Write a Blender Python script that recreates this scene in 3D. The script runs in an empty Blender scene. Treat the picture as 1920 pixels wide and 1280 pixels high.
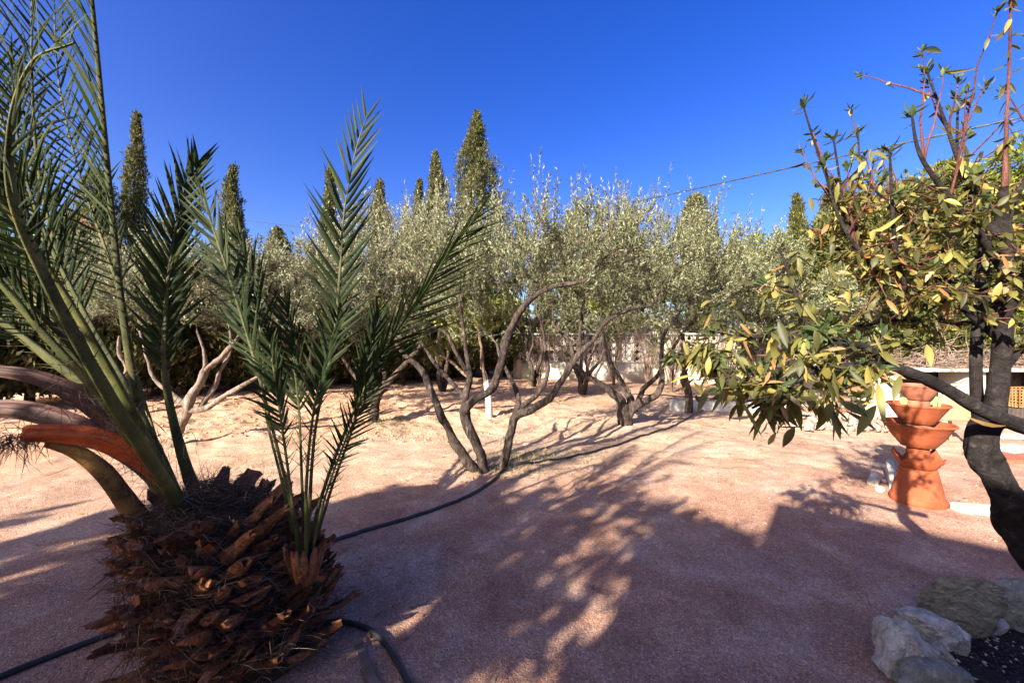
import bpy, bmesh, math, random
import numpy as np
from mathutils import Vector, Matrix, noise as mnoise

# ------------------------------------------------------------------ camera, sky, sun
sc = bpy.context.scene
C = sc.collection
F = 720.0                       # focal length in photo pixels (photo 1920 wide)
EYE = 1.6
HOR = 640.0
cam_d = bpy.data.cameras.new('camera'); cam = bpy.data.objects.new('camera', cam_d); C.objects.link(cam)
cam.location = (0, 0, EYE); cam.rotation_euler = (math.radians(90), 0, 0)
cam_d.sensor_width = 36; cam_d.lens = F / 1920 * 36
cam_d.clip_start = 0.05; cam_d.clip_end = 2000
sc.camera = cam

AZ = math.radians(41); EL = math.radians(24)
world = bpy.data.worlds.new('World'); sc.world = world; world.use_nodes = True
wn = world.node_tree; wn.nodes.clear()
wo = wn.nodes.new('ShaderNodeOutputWorld'); bg = wn.nodes.new('ShaderNodeBackground')
sky = wn.nodes.new('ShaderNodeTexSky'); sky.sky_type = 'NISHITA'; sky.sun_disc = False
sky.sun_elevation = EL; sky.sun_rotation = AZ + math.pi
sky.altitude = 600; sky.air_density = 1.0; sky.dust_density = 3.0; sky.ozone_density = 2.0
hs = wn.nodes.new('ShaderNodeHueSaturation'); hs.inputs['Saturation'].default_value = 1.43; hs.inputs['Hue'].default_value = 0.530
wn.links.new(sky.outputs[0], hs.inputs['Color']); wn.links.new(hs.outputs[0], bg.inputs[0])
wn.links.new(bg.outputs[0], wo.inputs[0]); bg.inputs[1].default_value = 0.08
sl = bpy.data.lights.new('sun', 'SUN'); sun = bpy.data.objects.new('sun', sl); C.objects.link(sun)
sl.energy = 5.0; sl.angle = math.radians(0.55); sl.color = (1.0, 0.93, 0.82)
LD = Vector((math.sin(AZ) * math.cos(EL), math.cos(AZ) * math.cos(EL), -math.sin(EL)))
sun.rotation_euler = LD.to_track_quat('-Z', 'Y').to_euler(); sun.location = (-8, -10, 12)
sc.view_settings.view_transform = 'Standard'; sc.view_settings.look = 'None'
sc.view_settings.exposure = 1.9; sc.view_settings.gamma = 1.0
sc.render.engine = 'CYCLES'
try:
    sc.cycles.max_bounces = 6; sc.cycles.transparent_max_bounces = 4
    sc.cycles.use_denoising = True
except Exception: pass

rng = np.random.default_rng(7)
random.seed(7)

# ------------------------------------------------------------------ helpers
def P(px, py, d): return np.array([(px - 960) / F * d, d, EYE - (py - HOR) / F * d])
def unit(v):
    v = np.asarray(v, float); n = np.linalg.norm(v, axis=-1, keepdims=True); return v / np.maximum(n, 1e-9)

_vn = np.random.default_rng(3).random((256, 256))
def vnoise(x, y, s=1.0):
    x = np.asarray(x, float) * s; y = np.asarray(y, float) * s
    xi = np.floor(x).astype(int); yi = np.floor(y).astype(int); fx = x - xi; fy = y - yi
    fx = fx * fx * (3 - 2 * fx); fy = fy * fy * (3 - 2 * fy)
    a = _vn[xi % 256, yi % 256]; b = _vn[(xi + 1) % 256, yi % 256]
    c = _vn[xi % 256, (yi + 1) % 256]; d = _vn[(xi + 1) % 256, (yi + 1) % 256]
    return (a * (1 - fx) + b * fx) * (1 - fy) + (c * (1 - fx) + d * fx) * fy - 0.5
def sstep(a, b, x):
    t = np.clip((np.asarray(x, float) - a) / (b - a), 0, 1); return t * t * (3 - 2 * t)
def bump_at(x, y, cx, cy, r, h): return h * np.exp(-((x - cx) ** 2 + (y - cy) ** 2) / (r * r))
def G(x, y):
    x = np.asarray(x, float); y = np.asarray(y, float)
    near = sstep(60, 30, np.hypot(x, y))
    h = 0.30 * sstep(6.0, 10.5, y + 0.35 * np.minimum(-x, 6) * 1.0) * sstep(2.8, -2.0, x) * sstep(40, 16, y)
    h = h + 0.10 * sstep(8, 12, y) * sstep(-1, 2.5, x)*sstep(7,4,x)
    h = h + vnoise(x, y, 0.55) * 0.10 * sstep(2, 6, y) + vnoise(x + 9, y, 1.7) * 0.035
    till = sstep(6.0, 8.0, y + 0.3 * np.minimum(-x, 5)) * sstep(3.0, 0.0, x) * sstep(15,13,y)
    h = h + till * (vnoise(x, y + 5, 4.5) * 0.07 + vnoise(x + 3, y, 11) * 0.045)
    mid = sstep(3.6, 5, y)
    h = h + vnoise(x, y, 7) * 0.010 + mid * vnoise(x * .6, y + 2, 9) * 0.022 + vnoise(x + 31, y, 22) * 0.006
    h = h + bump_at(x, y, -0.25, 4.7, .75, .05) + bump_at(x, y, 1.95, 6.7, .6, .08) + bump_at(x,y,-2.5,7,.6,.08)
    # low bank in front of the right-hand bed
    h = h + bump_at(x, y, 2.6, 7.6, 1.1, .10)
    return h * near
def g(x, y): return float(G(x, y))
def gp(px, py):
    """photo pixel on the ground -> world x, y, z"""
    d = EYE * F / (py - HOR)
    for _ in range(4):
        x = (px - 960) / F * d; z = g(x, d); d = (EYE - z) * F / (py - HOR)
    x = (px - 960) / F * d
    return np.array([x, d, g(x, d)])

class MB:
    def __init__(s): s.v = []; s.f = []; s.m = []; s.n = 0
    def add(s, verts, faces, mi=0):
        verts = np.asarray(verts, float).reshape(-1, 3); faces = np.asarray(faces, int)
        if len(faces) == 0: return
        s.v.append(verts); s.f.append(faces + s.n); s.m.append(mi); s.n += len(verts)
    def build(s, name, mats, parent=None, origin=(0, 0, 0), smooth=True):
        if not isinstance(mats, (list, tuple)): mats = [mats]
        me = bpy.data.meshes.new(name)
        V = np.concatenate(s.v) - np.asarray(origin, float)
        loops = np.concatenate([f.ravel() for f in s.f]); tot = np.concatenate([np.full(len(f), f.shape[1]) for f in s.f])
        mi = np.concatenate([np.full(len(f), m) for f, m in zip(s.f, s.m)])
        start = np.concatenate([[0], np.cumsum(tot)[:-1]])
        me.vertices.add(len(V)); me.vertices.foreach_set('co', V.ravel())
        me.loops.add(len(loops)); me.loops.foreach_set('vertex_index', loops.astype(np.int32))
        me.polygons.add(len(tot)); me.polygons.foreach_set('loop_start', start.astype(np.int32))
        for m in mats: me.materials.append(m)
        me.polygons.foreach_set('material_index', mi.astype(np.int32))
        me.polygons.foreach_set('use_smooth', np.full(len(tot), smooth))
        me.update(calc_edges=True); me.validate()
        o = bpy.data.objects.new(name, me); C.objects.link(o)
        if parent is not None: o.parent = parent
        else: o.location = origin
        return o

def thing(name, label, cat, loc, group=None, rotz=0):
    o = bpy.data.objects.new(name, None); C.objects.link(o); o.location = [float(c) for c in loc]
    o.rotation_euler = (0, 0, rotz); o.empty_display_size = 0.1
    o['label'] = label; o['category'] = cat
    if group: o['group'] = group
    return o
def tag(o, label, cat, group=None):
    o['label'] = label; o['category'] = cat
    if group: o['group'] = group
    return o

def smooth_path(pts, step=0.06):
    """pts: list of (x,y,z,r); Catmull-Rom resample"""
    p = np.array(pts, float)
    if len(p) < 2: return p
    q = np.vstack([2 * p[0] - p[1], p, 2 * p[-1] - p[-2]])
    out = []
    for i in range(1, len(q) - 2):
        L = np.linalg.norm(q[i + 1, :3] - q[i, :3]); n = max(2, int(L / step))
        t = np.linspace(0, 1, n, endpoint=False)[:, None]
        a, b, c, d = q[i - 1], q[i], q[i + 1], q[i + 2]
        out.append(0.5 * ((2 * b) + (-a + c) * t + (2 * a - 5 * b + 4 * c - d) * t ** 2 + (-a + 3 * b - 3 * c + d) * t ** 3))
    out.append(p[-1:]); r = np.vstack(out); r[:, 3] = np.maximum(r[:, 3], 0.0008); return r

def tube(mb, pts, sides=8, mi=0, rough=0.0, seed=0, cap=True, squash=None):
    p = np.asarray(pts, float); c = p[:, :3]; r = p[:, 3]; m = len(p)
    if m < 2: return
    T = unit(np.gradient(c, axis=0))
    ref = np.array([0.0, 0, 1]) if abs(T[0, 2]) < 0.9 else np.array([1.0, 0, 0])
    U = np.zeros((m, 3)); u = unit(ref - T[0] * ref.dot(T[0])); U[0] = u
    for i in range(1, m):
        u = U[i - 1] - T[i] * U[i - 1].dot(T[i]); U[i] = unit(u)
    W = np.cross(T, U)
    a = np.arange(sides) / sides * 2 * math.pi
    rad = np.repeat(r[:, None], sides, 1)
    if rough:
        s = np.concatenate([[0], np.cumsum(np.linalg.norm(np.diff(c, axis=0), axis=1))])
        A, S = np.meshgrid(a, s)
        rad = rad * (1 + rough * 2 * (vnoise(np.cos(A) * 1.3 + seed * 7.7, np.sin(A) * 1.3 + S * 9, 1) * 1.0 + vnoise(np.cos(A) * 3 + seed, np.sin(A) * 3 + S * 26, 1) * .45))
    ca = np.cos(a)[None, :, None]; sa = np.sin(a)[None, :, None]
    if squash: sa = sa * squash
    V = c[:, None, :] + (U[:, None, :] * ca + W[:, None, :] * sa) * rad[:, :, None]
    i = np.arange(m - 1)[:, None]; j = np.arange(sides)[None, :]; j2 = (j + 1) % sides
    f = np.stack([i * sides + j, i * sides + j2, (i + 1) * sides + j2, (i + 1) * sides + j], -1).reshape(-1, 4)
    mb.add(V.reshape(-1, 3), f, mi)
    if cap:
        for k, fl in ((0, True), (m - 1, False)):
            cen = c[k]; ring = V[k]
            vv = np.vstack([ring, cen[None]]); ff = [[q, (q + 1) % sides, sides] if not fl else [(q + 1) % sides, q, sides] for q in range(sides)]
            mb.add(vv, ff, mi)

def sticks(mb, A, B, ra, rb, mi=0):
    A = np.asarray(A); B = np.asarray(B); n = len(A)
    if n == 0: return
    D = unit(B - A); ref = np.where(np.abs(D[:, 2:3]) < .9, [[0, 0, 1.0]], [[1.0, 0, 0]]); U = unit(np.cross(D, ref)); W = np.cross(D, U)
    V = np.zeros((n, 6, 3))
    ra = np.broadcast_to(ra, (n,))[:, None]; rb = np.broadcast_to(rb, (n,))[:, None]
    for k in range(3):
        a = k * 2.0944; o = U * math.cos(a) + W * math.sin(a)
        V[:, k] = A + o * ra; V[:, 3 + k] = B + o * rb
    b = np.arange(n)[:, None] * 6
    f = np.concatenate([b + np.array([[k, (k + 1) % 3, 3 + (k + 1) % 3, 3 + k]]) for k in range(3)])
    mb.add(V.reshape(-1, 3), f, mi)

def rhombs(mb, Pp, D, S, L, W, mi=0, bend=0.15):
    n = len(Pp); L = np.broadcast_to(L, (n,))[:, None]; W = np.broadcast_to(W, (n,))[:, None]
    Nn = np.cross(D, S)
    V = np.stack([Pp, Pp + D * L * .45 + S * W + Nn * W * .3, Pp + D * L - Nn * L * bend, Pp + D * L * .45 - S * W + Nn * W * .3], 1)
    f = np.arange(n)[:, None] * 4 + np.array([[0, 1, 2, 3]])
    mb.add(V.reshape(-1, 3), f, mi)

LEAFPROF = [(0, .08), (.12, .45), (.35, .95), (.6, 1.0), (.82, .6), (1, .03)]
BLADEPROF = [(0, .35), (.1, .85), (.3, 1), (.6, .70), (.84, .32), (1, .01)]
def blades(mb, Pp, D, S, L, W, prof=BLADEPROF, droop=0.1, fold=0.3, mi=0, curl=0.0):
    n = len(Pp)
    if n == 0: return
    L = np.broadcast_to(L, (n,))[:, None]; W = np.broadcast_to(W, (n,))[:, None]; droop = np.broadcast_to(droop, (n,))[:, None]
    curl = np.broadcast_to(curl, (n,))[:, None]
    Nn = np.cross(D, S); k = len(prof); V = np.zeros((n, k, 3, 3)); Z = np.array([[0, 0, 1.0]])
    for i, (t, w) in enumerate(prof):
        c = Pp + D * L * t - Z * droop * L * t * t + Nn * curl * L * t * t
        V[:, i, 0] = c + S * W * w + Nn * fold * W * w; V[:, i, 1] = c; V[:, i, 2] = c - S * W * w + Nn * fold * W * w
    V = V.reshape(-1, 3); fs = []
    for i in range(k - 1):
        for j in range(2):
            fs.append([i * 3 + j, i * 3 + j + 1, (i + 1) * 3 + j + 1, (i + 1) * 3 + j])
    f = (np.arange(n)[:, None, None] * k * 3 + np.array(fs)[None]).reshape(-1, 4)
    mb.add(V, f, mi)

def perp(D, R):
    S = np.cross(D, R.normal(size=D.shape)); return unit(S)

def lathe(mb, prof, cen, sides=48, mi=0, wob=None, tilt=(0, 0)):
    a = np.arange(sides) / sides * 2 * math.pi; p = np.array(prof, float); m = len(p)
    R = np.repeat(p[:, :1], sides, 1); Z = np.repeat(p[:, 1:], sides, 1)
    if wob is not None: R, Z = wob(R, Z, np.repeat(a[None], m, 0))
    X = R * np.cos(a); Y = R * np.sin(a)
    V = np.stack([X, Y, Z + X * tilt[0] + Y * tilt[1]], -1) + np.asarray(cen)
    i = np.arange(m - 1)[:, None]; j = np.arange(sides)[None, :]; j2 = (j + 1) % sides
    f = np.stack([i * sides + j, i * sides + j2, (i + 1) * sides + j2, (i + 1) * sides + j], -1).reshape(-1, 4)
    mb.add(V.reshape(-1, 3), f, mi)

def box(mb, c, s, rz=0, mi=0, bev=0.0, rx=0, ry=0):
    bm = bmesh.new(); bmesh.ops.create_cube(bm, size=1)
    for v in bm.verts: v.co = Vector((v.co.x * s[0], v.co.y * s[1], v.co.z * s[2]))
    if bev: bmesh.ops.bevel(bm, geom=list(bm.edges), offset=bev, segments=2, affect='EDGES')
    M = Matrix.Translation(Vector([float(q) for q in c])) @ Matrix.Rotation(rz, 4, 'Z') @ Matrix.Rotation(ry, 4, 'Y') @ Matrix.Rotation(rx, 4, 'X')
    bm.transform(M); bm.verts.index_update()
    V = np.array([v.co[:] for v in bm.verts]); q = [[v.index for v in f.verts] for f in bm.faces]; bm.free()
    for L in (3, 4):
        fl = [x for x in q if len(x) == L]
        if fl: mb.add(V, fl, mi)

# ------------------------------------------------------------------ materials
def mat(name, build, rough=0.9, spec=0.3):
    m = bpy.data.materials.new(name); m.use_nodes = True; nt = m.node_tree
    for n in list(nt.nodes): nt.nodes.remove(n)
    out = nt.nodes.new('ShaderNodeOutputMaterial'); b = nt.nodes.new('ShaderNodeBsdfPrincipled')
    b.inputs['Roughness'].default_value = rough; b.inputs['Specular IOR Level'].default_value = spec
    nt.links.new(b.outputs[0], out.inputs[0]); build(nt, b, out); return m
def N(nt, t, **kw):
    n = nt.nodes.new(t)
    for k, v in kw.items():
        if k in n.inputs: n.inputs[k].default_value = v
        else: setattr(n, k, v)
    return n
def coord(nt, kind='Object', scale=(1, 1, 1)):
    tc = nt.nodes.new('ShaderNodeTexCoord'); mp = nt.nodes.new('ShaderNodeMapping'); mp.inputs['Scale'].default_value = scale
    nt.links.new(tc.outputs[kind], mp.inputs[0]); return mp.outputs[0]
def noise(nt, co, scale, detail=6, rough=0.6, dist=0.0):
    n = N(nt, 'ShaderNodeTexNoise', Scale=scale, Detail=detail, Roughness=rough, Distortion=dist); nt.links.new(co, n.inputs['Vector']); return n.outputs['Fac']
def ramp(nt, fac, stops):
    r = nt.nodes.new('ShaderNodeValToRGB'); e = r.color_ramp.elements
    while len(e) < len(stops): e.new(0.5)
    for i, (p, c) in enumerate(stops): e[i].position = p; e[i].color = tuple(c) + (1,) if len(c) == 3 else c
    nt.links.new(fac, r.inputs[0]); return r.outputs[0]
def mix(nt, fac, a, b, mode='MIX'):
    m = nt.nodes.new('ShaderNodeMix'); m.data_type = 'RGBA'; m.blend_type = mode
    for s, v in ((0, fac), (6, a), (7, b)):
        if hasattr(v, 'links'): nt.links.new(v, m.inputs[s])
        else: m.inputs[s].default_value = v if s == 0 else (tuple(v) + (1,))
    return m.outputs[2]
def math_(nt, op, a, b=0.0, clamp=False):
    m = nt.nodes.new('ShaderNodeMath'); m.operation = op; m.use_clamp = clamp
    for s, v in ((0, a), (1, b)):
        if hasattr(v, 'links'): nt.links.new(v, m.inputs[s])
        else: m.inputs[s].default_value = v
    return m.outputs[0]
def bump(nt, b, h, strength=0.5, dist=0.01):
    n = nt.nodes.new('ShaderNodeBump'); n.inputs['Strength'].default_value = strength; n.inputs['Distance'].default_value = dist
    nt.links.new(h, n.inputs['Height']); nt.links.new(n.outputs[0], b.inputs['Normal']); return n

def leafmat(name, stops, trans=0.25, rough=0.5, spec=0.4, tint=(0.55, 0.6, 0.12), big=True, back=None):
    def bld(nt, b, out):
        geo = nt.nodes.new('ShaderNodeNewGeometry'); col = ramp(nt, geo.outputs['Random Per Island'], stops)
        co = coord(nt)
        if big: col = mix(nt, math_(nt, 'MULTIPLY', noise(nt, co, 1.6, 3), 1.0), col, mix(nt, 1.0, col, (0.62, 0.68, 0.6), 'MULTIPLY'))
        if back: col = mix(nt, geo.outputs['Backfacing'], col, back)
        nt.links.new(col, b.inputs['Base Color'])
        t = nt.nodes.new('ShaderNodeBsdfTranslucent'); nt.links.new(mix(nt, 0.5, col, tint), t.inputs[0])
        ms = nt.nodes.new('ShaderNodeMixShader'); ms.inputs[0].default_value = trans
        nt.links.new(b.outputs[0], ms.inputs[1]); nt.links.new(t.outputs[0], ms.inputs[2]); nt.links.new(ms.outputs[0], out.inputs[0])
    return mat(name, bld, rough, spec)

M_OLIVE = leafmat('olive_leaf', [(0, (.055, .062, .028)), (.4, (.165, .17, .085)), (.75, (.27, .27, .16)), (1, (.42, .41, .28))], .22, .55, .25, (.5, .5, .15))
M_OLIVE_PALE = leafmat('olive_leaf_pale', [(0, (.07, .075, .04)), (.5, (.22, .215, .135)), (1, (.46, .43, .30))], .22, .55, .25, (.5, .5, .2))
M_CYP = leafmat('cypress_leaf', [(0, (.03, .032, .012)), (.6, (.085, .088, .034)), (1, (.21, .175, .08))], .1, .8, .2)
M_CONIF = leafmat('conifer_leaf', [(0, (.03, .036, .01)), (.6, (.10, .10, .028)), (1, (.21, .18, .06))], .15, .7, .2)
M_LIME = leafmat('pine_leaf', [(0, (.06, .075, .012)), (.6, (.17, .185, .026)), (1, (.30, .30, .05))], .2, .7, .2)
M_CITRUS = leafmat('citrus_leaf', [(0, (.12, .15, .02)), (.6, (.28, .30, .05)), (1, (.45, .42, .10))], .3, .45, .4)
M_BRONZE = leafmat('bronze_leaf', [(0, (.10, .02, .012)), (1, (.22, .06, .03))], .2, .6, .3)
M_PALM = leafmat('palm_leaflet', [(0, (.010, .017, .005)), (.6, (.022, .034, .010)), (1, (.055, .062, .018))], .08, .65, .16, (.25, .4, .06), big=False)  # leaflet greens kept extra dark, partly in place of shade on the fronds
M_LEAF = leafmat('broad_leaf', [(0, (.035, .038, .014)), (.38, (.085, .082, .026)), (.65, (.18, .16, .04)), (.86, (.33, .265, .07)), (.94, (.26, .11, .04)), (1, (.40, .32, .19))], .30, .5, .3, (.7, .6, .08), big=False)
M_LEAFT = leafmat('tip_leaf', [(0, (.02, .036, .014)), (.7, (.06, .085, .028)), (1, (.14, .16, .045))], .2, .55, .2, big=False)
M_DRYLEAF = leafmat('dry_leaf', [(0, (.16, .09, .04)), (.6, (.35, .25, .13)), (1, (.5, .42, .28))], .15, .8, .2, (.5, .4, .2), big=False)
M_GRASS = leafmat('grass_blade', [(0, (.08, .11, .03)), (.5, (.2, .19, .07)), (1, (.42, .36, .2))], .2, .8, .2, big=False)

def barkmat(name, c1, c2, c3, sc_=(1, 1, .35), s=22, lichen=None):
    def bld(nt, b, out):
        co = coord(nt, 'Object', sc_); n1 = noise(nt, co, s, 8, .7, .6); n2 = noise(nt, co, s * .22, 4)
        col = ramp(nt, n1, [(.3, c1), (.55, c2), (.75, c3)]); col = mix(nt, ramp(nt, n2, [(.4, (0, 0, 0)), (.65, (1, 1, 1))]), col, mix(nt, 1.0, col, (.55, .5, .5), 'MULTIPLY'))
        if lichen: col = mix(nt, ramp(nt, noise(nt, co, 9, 5), [(.56, (0, 0, 0)), (.62, (1, 1, 1))]), col, lichen)
        nt.links.new(col, b.inputs['Base Color']); bump(nt, b, n1, 1.0, .03)
    return mat(name, bld, .92, .15)
M_BARK = barkmat('olive_bark', (.012, .007, .005), (.085, .062, .05), (.27, .215, .18), (1, 1, .3), 30)  # dark tones and patches partly stand in for shade on the olive trunks
M_BARKW = barkmat('pale_bark', (.08, .055, .042), (.26, .20, .155), (.44, .36, .30))
M_LIMEW = barkmat('limewashed_bark', (.5, .47, .42), (.75, .73, .68), (.85, .83, .8))
M_BARKD = barkmat('dark_bark', (.03, .022, .018), (.085, .065, .055), (.16, .125, .105))
M_SHADEB = barkmat('shade_darkened_bark', (.014, .011, .010), (.042, .034, .031), (.11, .092, .082), (1, 1, 1.3), 24)  # fruit tree bark darkened in place of the shade on its trunk
M_TWIG = barkmat('twig_bark', (.10, .06, .04), (.22, .15, .11), (.36, .28, .22))
M_SHOOT = barkmat('red_shoot_bark', (.08, .028, .024), (.18, .07, .055), (.27, .14, .115), s=30)
M_BRUSH = barkmat('brushwood', (.12, .08, .06), (.28, .2, .15), (.5, .4, .32), s=8)
M_WOODR = barkmat('red_trunk_bark', (.16, .04, .03), (.3, .09, .06), (.4, .15, .1))

def ground_build(nt, b, out):
    co = coord(nt, 'Object'); sep = nt.nodes.new('ShaderNodeSeparateXYZ'); nt.links.new(co, sep.inputs[0])
    big = noise(nt, co, .55, 5, .6); med = noise(nt, co, 2.3, 7, .65, .4); fine = noise(nt, co, 42, 4, .7); grit = noise(nt, co, 170, 3, .7)
    pink = ramp(nt, med, [(.30, (.31, .165, .112)), (.52, (.43, .255, .175)), (.68, (.55, .38, .27))])
    tan = ramp(nt, med, [(.3, (.42, .275, .185)), (.55, (.55, .39, .275)), (.72, (.64, .50, .38))])
    orange = ramp(nt, med, [(.3, (.36, .205, .125)), (.6, (.51, .325, .215)), (.75, (.60, .43, .31))])
    yy = math_(nt, 'ADD', sep.outputs[1], math_(nt, 'MULTIPLY', math_(nt, 'SUBTRACT', big, .5), 5.5))
    yx = math_(nt, 'SUBTRACT', yy, math_(nt, 'MULTIPLY', sep.outputs[0], .10))
    f1 = ramp(nt, math_(nt, 'MULTIPLY', yx, .1), [(.36, (0, 0, 0)), (.58, (1, 1, 1))])
    f2 = ramp(nt, math_(nt, 'SUBTRACT', math_(nt, 'MULTIPLY', yx, .1), math_(nt, 'MULTIPLY', sep.outputs[0], .05)), [(.72, (0, 0, 0)), (.92, (1, 1, 1))])
    col = mix(nt, f1, pink, tan); col = mix(nt, f2, col, orange)
    wear = ramp(nt, noise(nt, co, 1.1, 8, .7, 1.2), [(.5, (0, 0, 0)), (.66, (1, 1, 1))])
    col = mix(nt, math_(nt, 'MULTIPLY', wear, .55), col, (.50, .40, .33))
    vor = N(nt, 'ShaderNodeTexVoronoi', Scale=120.0); nt.links.new(co, vor.inputs['Vector'])
    vcol = nt.nodes.new('ShaderNodeSeparateColor'); nt.links.new(vor.outputs['Color'], vcol.inputs[0])
    speck = ramp(nt, vcol.outputs[0], [(0, (.55, .5, .5)), (.3, (.9, .86, .84)), (.8, (1.08, 1.05, 1.02)), (.97, (1.6, 1.6, 1.55))])
    col = mix(nt, .8, col, speck, 'MULTIPLY')
    col = mix(nt, .5, col, ramp(nt, fine, [(.3, (.68, .64, .62)), (.6, (1.1, 1.08, 1.05))]), 'MULTIPLY')
    col = mix(nt, .75, col, ramp(nt, grit, [(.3, (.6, .58, .58)), (.65, (1.25, 1.22, 1.2))]), 'MULTIPLY')
    nt.links.new(col, b.inputs['Base Color'])
    h = math_(nt, 'ADD', math_(nt, 'MULTIPLY', noise(nt, co, 14, 8, .75), 1.0), math_(nt, 'MULTIPLY', math_(nt, 'SUBTRACT', 1.0, vor.outputs['Distance']), .35))
    h = math_(nt, 'ADD', h, math_(nt, 'MULTIPLY', grit, .3))
    bump(nt, b, h, .8, .02)
M_GROUND = mat('earth', ground_build, .97, .1)

def simple(name, c1, c2, s=8, rough=.8, spec=.3, bstr=.3, bd=.004, det=6):
    def bld(nt, b, out):
        co = coord(nt); n1 = noise(nt, co, s, det, .65, .3); nt.links.new(ramp(nt, n1, [(.32, c1), (.68, c2)]), b.inputs['Base Color']); bump(nt, b, noise(nt, co, s * 3, 6), bstr, bd)
    return mat(name, bld, rough, spec)
def _ta(nt, b, out):
    co = coord(nt); n1 = noise(nt, co, 9, 8, .65, .3); c = ramp(nt, n1, [(.32, (.23, .05, .018)), (.68, (.34, .092, .036))])
    c = mix(nt, ramp(nt, noise(nt, coord(nt, 'Object', (1, 1, .22)), 16, 6, .7), [(.52, (0, 0, 0)), (.72, (.5, .5, .5))]), c, (.10, .035, .02))
    c = mix(nt, ramp(nt, noise(nt, co, 5, 9, .75, 1.0), [(.60, (0, 0, 0)), (.72, (.45, .45, .45))]), c, (.42, .27, .19))
    nt.links.new(c, b.inputs['Base Color']); bump(nt, b, noise(nt, co, 40, 8, .7), .5, .003)
M_TERRA = mat('terracotta', _ta, .8, .25)
def _tb(nt, b, out):
    co = coord(nt); n1 = noise(nt, co, 9, 8, .65, .3); c = ramp(nt, n1, [(.32, (.28, .085, .045)), (.68, (.38, .145, .085))])
    c = mix(nt, ramp(nt, noise(nt, coord(nt, 'Object', (1, 1, .22)), 16, 6, .7), [(.52, (0, 0, 0)), (.72, (.5, .5, .5))]), c, (.10, .035, .02))
    c = mix(nt, ramp(nt, noise(nt, co, 5, 9, .75, 1.0), [(.60, (0, 0, 0)), (.72, (.45, .45, .45))]), c, (.42, .27, .19))
    nt.links.new(c, b.inputs['Base Color']); bump(nt, b, noise(nt, co, 40, 8, .7), .5, .003)
M_TERRA2 = mat('pale_terracotta', _tb, .8, .25)
M_ROCK = simple('limestone', (.34, .30, .25), (.90, .85, .77), 16, .96, .15, 1.0, .05, 14)
M_ROCKO = simple('ochre_limestone', (.36, .27, .18), (.90, .82, .70), 15, .96, .15, 1.0, .05, 14)
M_ROCKG = simple('grey_slate', (.18, .165, .12), (.50, .46, .36), 14, .95, .15, 1.0, .05, 14)
M_WHITEST = simple('white_stone', (.34, .30, .25), (.58, .54, .48), 6, .9, .2, .6, .01)
M_COBBLE = simple('heap_stone', (.17, .12, .09), (.44, .35, .28), 4, .95, .2, .5, .01)
M_HOSE = simple('black_hose', (.012, .012, .014), (.03, .028, .03), 14, .45, .5, .1)
M_WALL = simple('cream_render', (.48, .40, .30), (.64, .56, .44), 1.2, .9, .2, .3)
M_WALLW = simple('white_render', (.34, .31, .27), (.52, .49, .45), 1.5, .9, .2, .2)
M_WALLP = simple('pink_block', (.36, .27, .21), (.50, .40, .33), 2.5, .9, .2, .3)
M_CONC = simple('concrete', (.34, .31, .28), (.56, .52, .47), 5, .92, .2, .5)
M_PLASTC = simple('cream_plastic', (.34, .20, .105), (.40, .25, .14), 2, .45, .4, .05)
M_CRATE = simple('ochre_plastic', (.24, .12, .04), (.32, .17, .06), 3, .5, .4, .05)
M_METAL = simple('dark_metal', (.03, .03, .035), (.07, .07, .075), 10, .5, .5, .05)
M_CACT = simple('cactus', (.20, .26, .09), (.40, .42, .17), 14, .7, .3, .3)
M_SOIL = simple('dark_soil', (.018, .013, .011), (.06, .045, .038), 30, .97, .1, 1.0, .02)
def _pg(nt, b, out):
    co = coord(nt); n1 = noise(nt, co, 60, 6, .7, 2.5); n2 = noise(nt, co, 6, 5, .6, .5)
    c = ramp(nt, n2, [(.32, (.035, .04, .010)), (.55, (.10, .105, .028)), (.72, (.20, .15, .05))]); c = mix(nt, .6, c, ramp(nt, n1, [(.35, (.45, .4, .35)), (.6, (1.15, 1.1, 1.0))]), 'MULTIPLY')
    nt.links.new(c, b.inputs['Base Color']); bump(nt, b, n1, .7, .004)
M_PETI = mat('green_petiole', _pg, .6, .2)
def _pd(nt, b, out):
    co = coord(nt); n1 = noise(nt, co, 60, 6, .7, 2.5); n2 = noise(nt, co, 6, 5, .6, .5)
    c = ramp(nt, n2, [(.32, (.028, .032, .010)), (.55, (.07, .075, .024)), (.72, (.13, .10, .04))]); c = mix(nt, .6, c, ramp(nt, n1, [(.35, (.45, .4, .35)), (.6, (1.15, 1.1, 1.0))]), 'MULTIPLY')
    nt.links.new(c, b.inputs['Base Color']); bump(nt, b, n1, .7, .004)
M_PETID = mat('dark_petiole', _pd, .6, .2)
def _pr(nt, b, out):
    co = coord(nt); n1 = noise(nt, co, 60, 6, .7, 2.5); n2 = noise(nt, co, 6, 5, .6, .5)
    c = ramp(nt, n2, [(.32, (.16, .03, .008)), (.55, (.50, .08, .008)), (.72, (.80, .18, .012))]); c = mix(nt, .6, c, ramp(nt, n1, [(.35, (.45, .4, .35)), (.6, (1.15, 1.1, 1.0))]), 'MULTIPLY')
    nt.links.new(c, b.inputs['Base Color']); bump(nt, b, n1, .7, .004)
M_ORANGE = mat('orange_sheath', _pr, .5, .25)
def _po(nt, b, out):
    co = coord(nt); n1 = noise(nt, co, 60, 6, .7, 2.5); n2 = noise(nt, co, 6, 5, .6, .5)
    c = ramp(nt, n2, [(.32, (.06, .03, .008)), (.55, (.26, .13, .025)), (.72, (.48, .26, .05))]); c = mix(nt, .6, c, ramp(nt, n1, [(.35, (.45, .4, .35)), (.6, (1.15, 1.1, 1.0))]), 'MULTIPLY')
    nt.links.new(c, b.inputs['Base Color']); bump(nt, b, n1, .7, .004)
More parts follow.
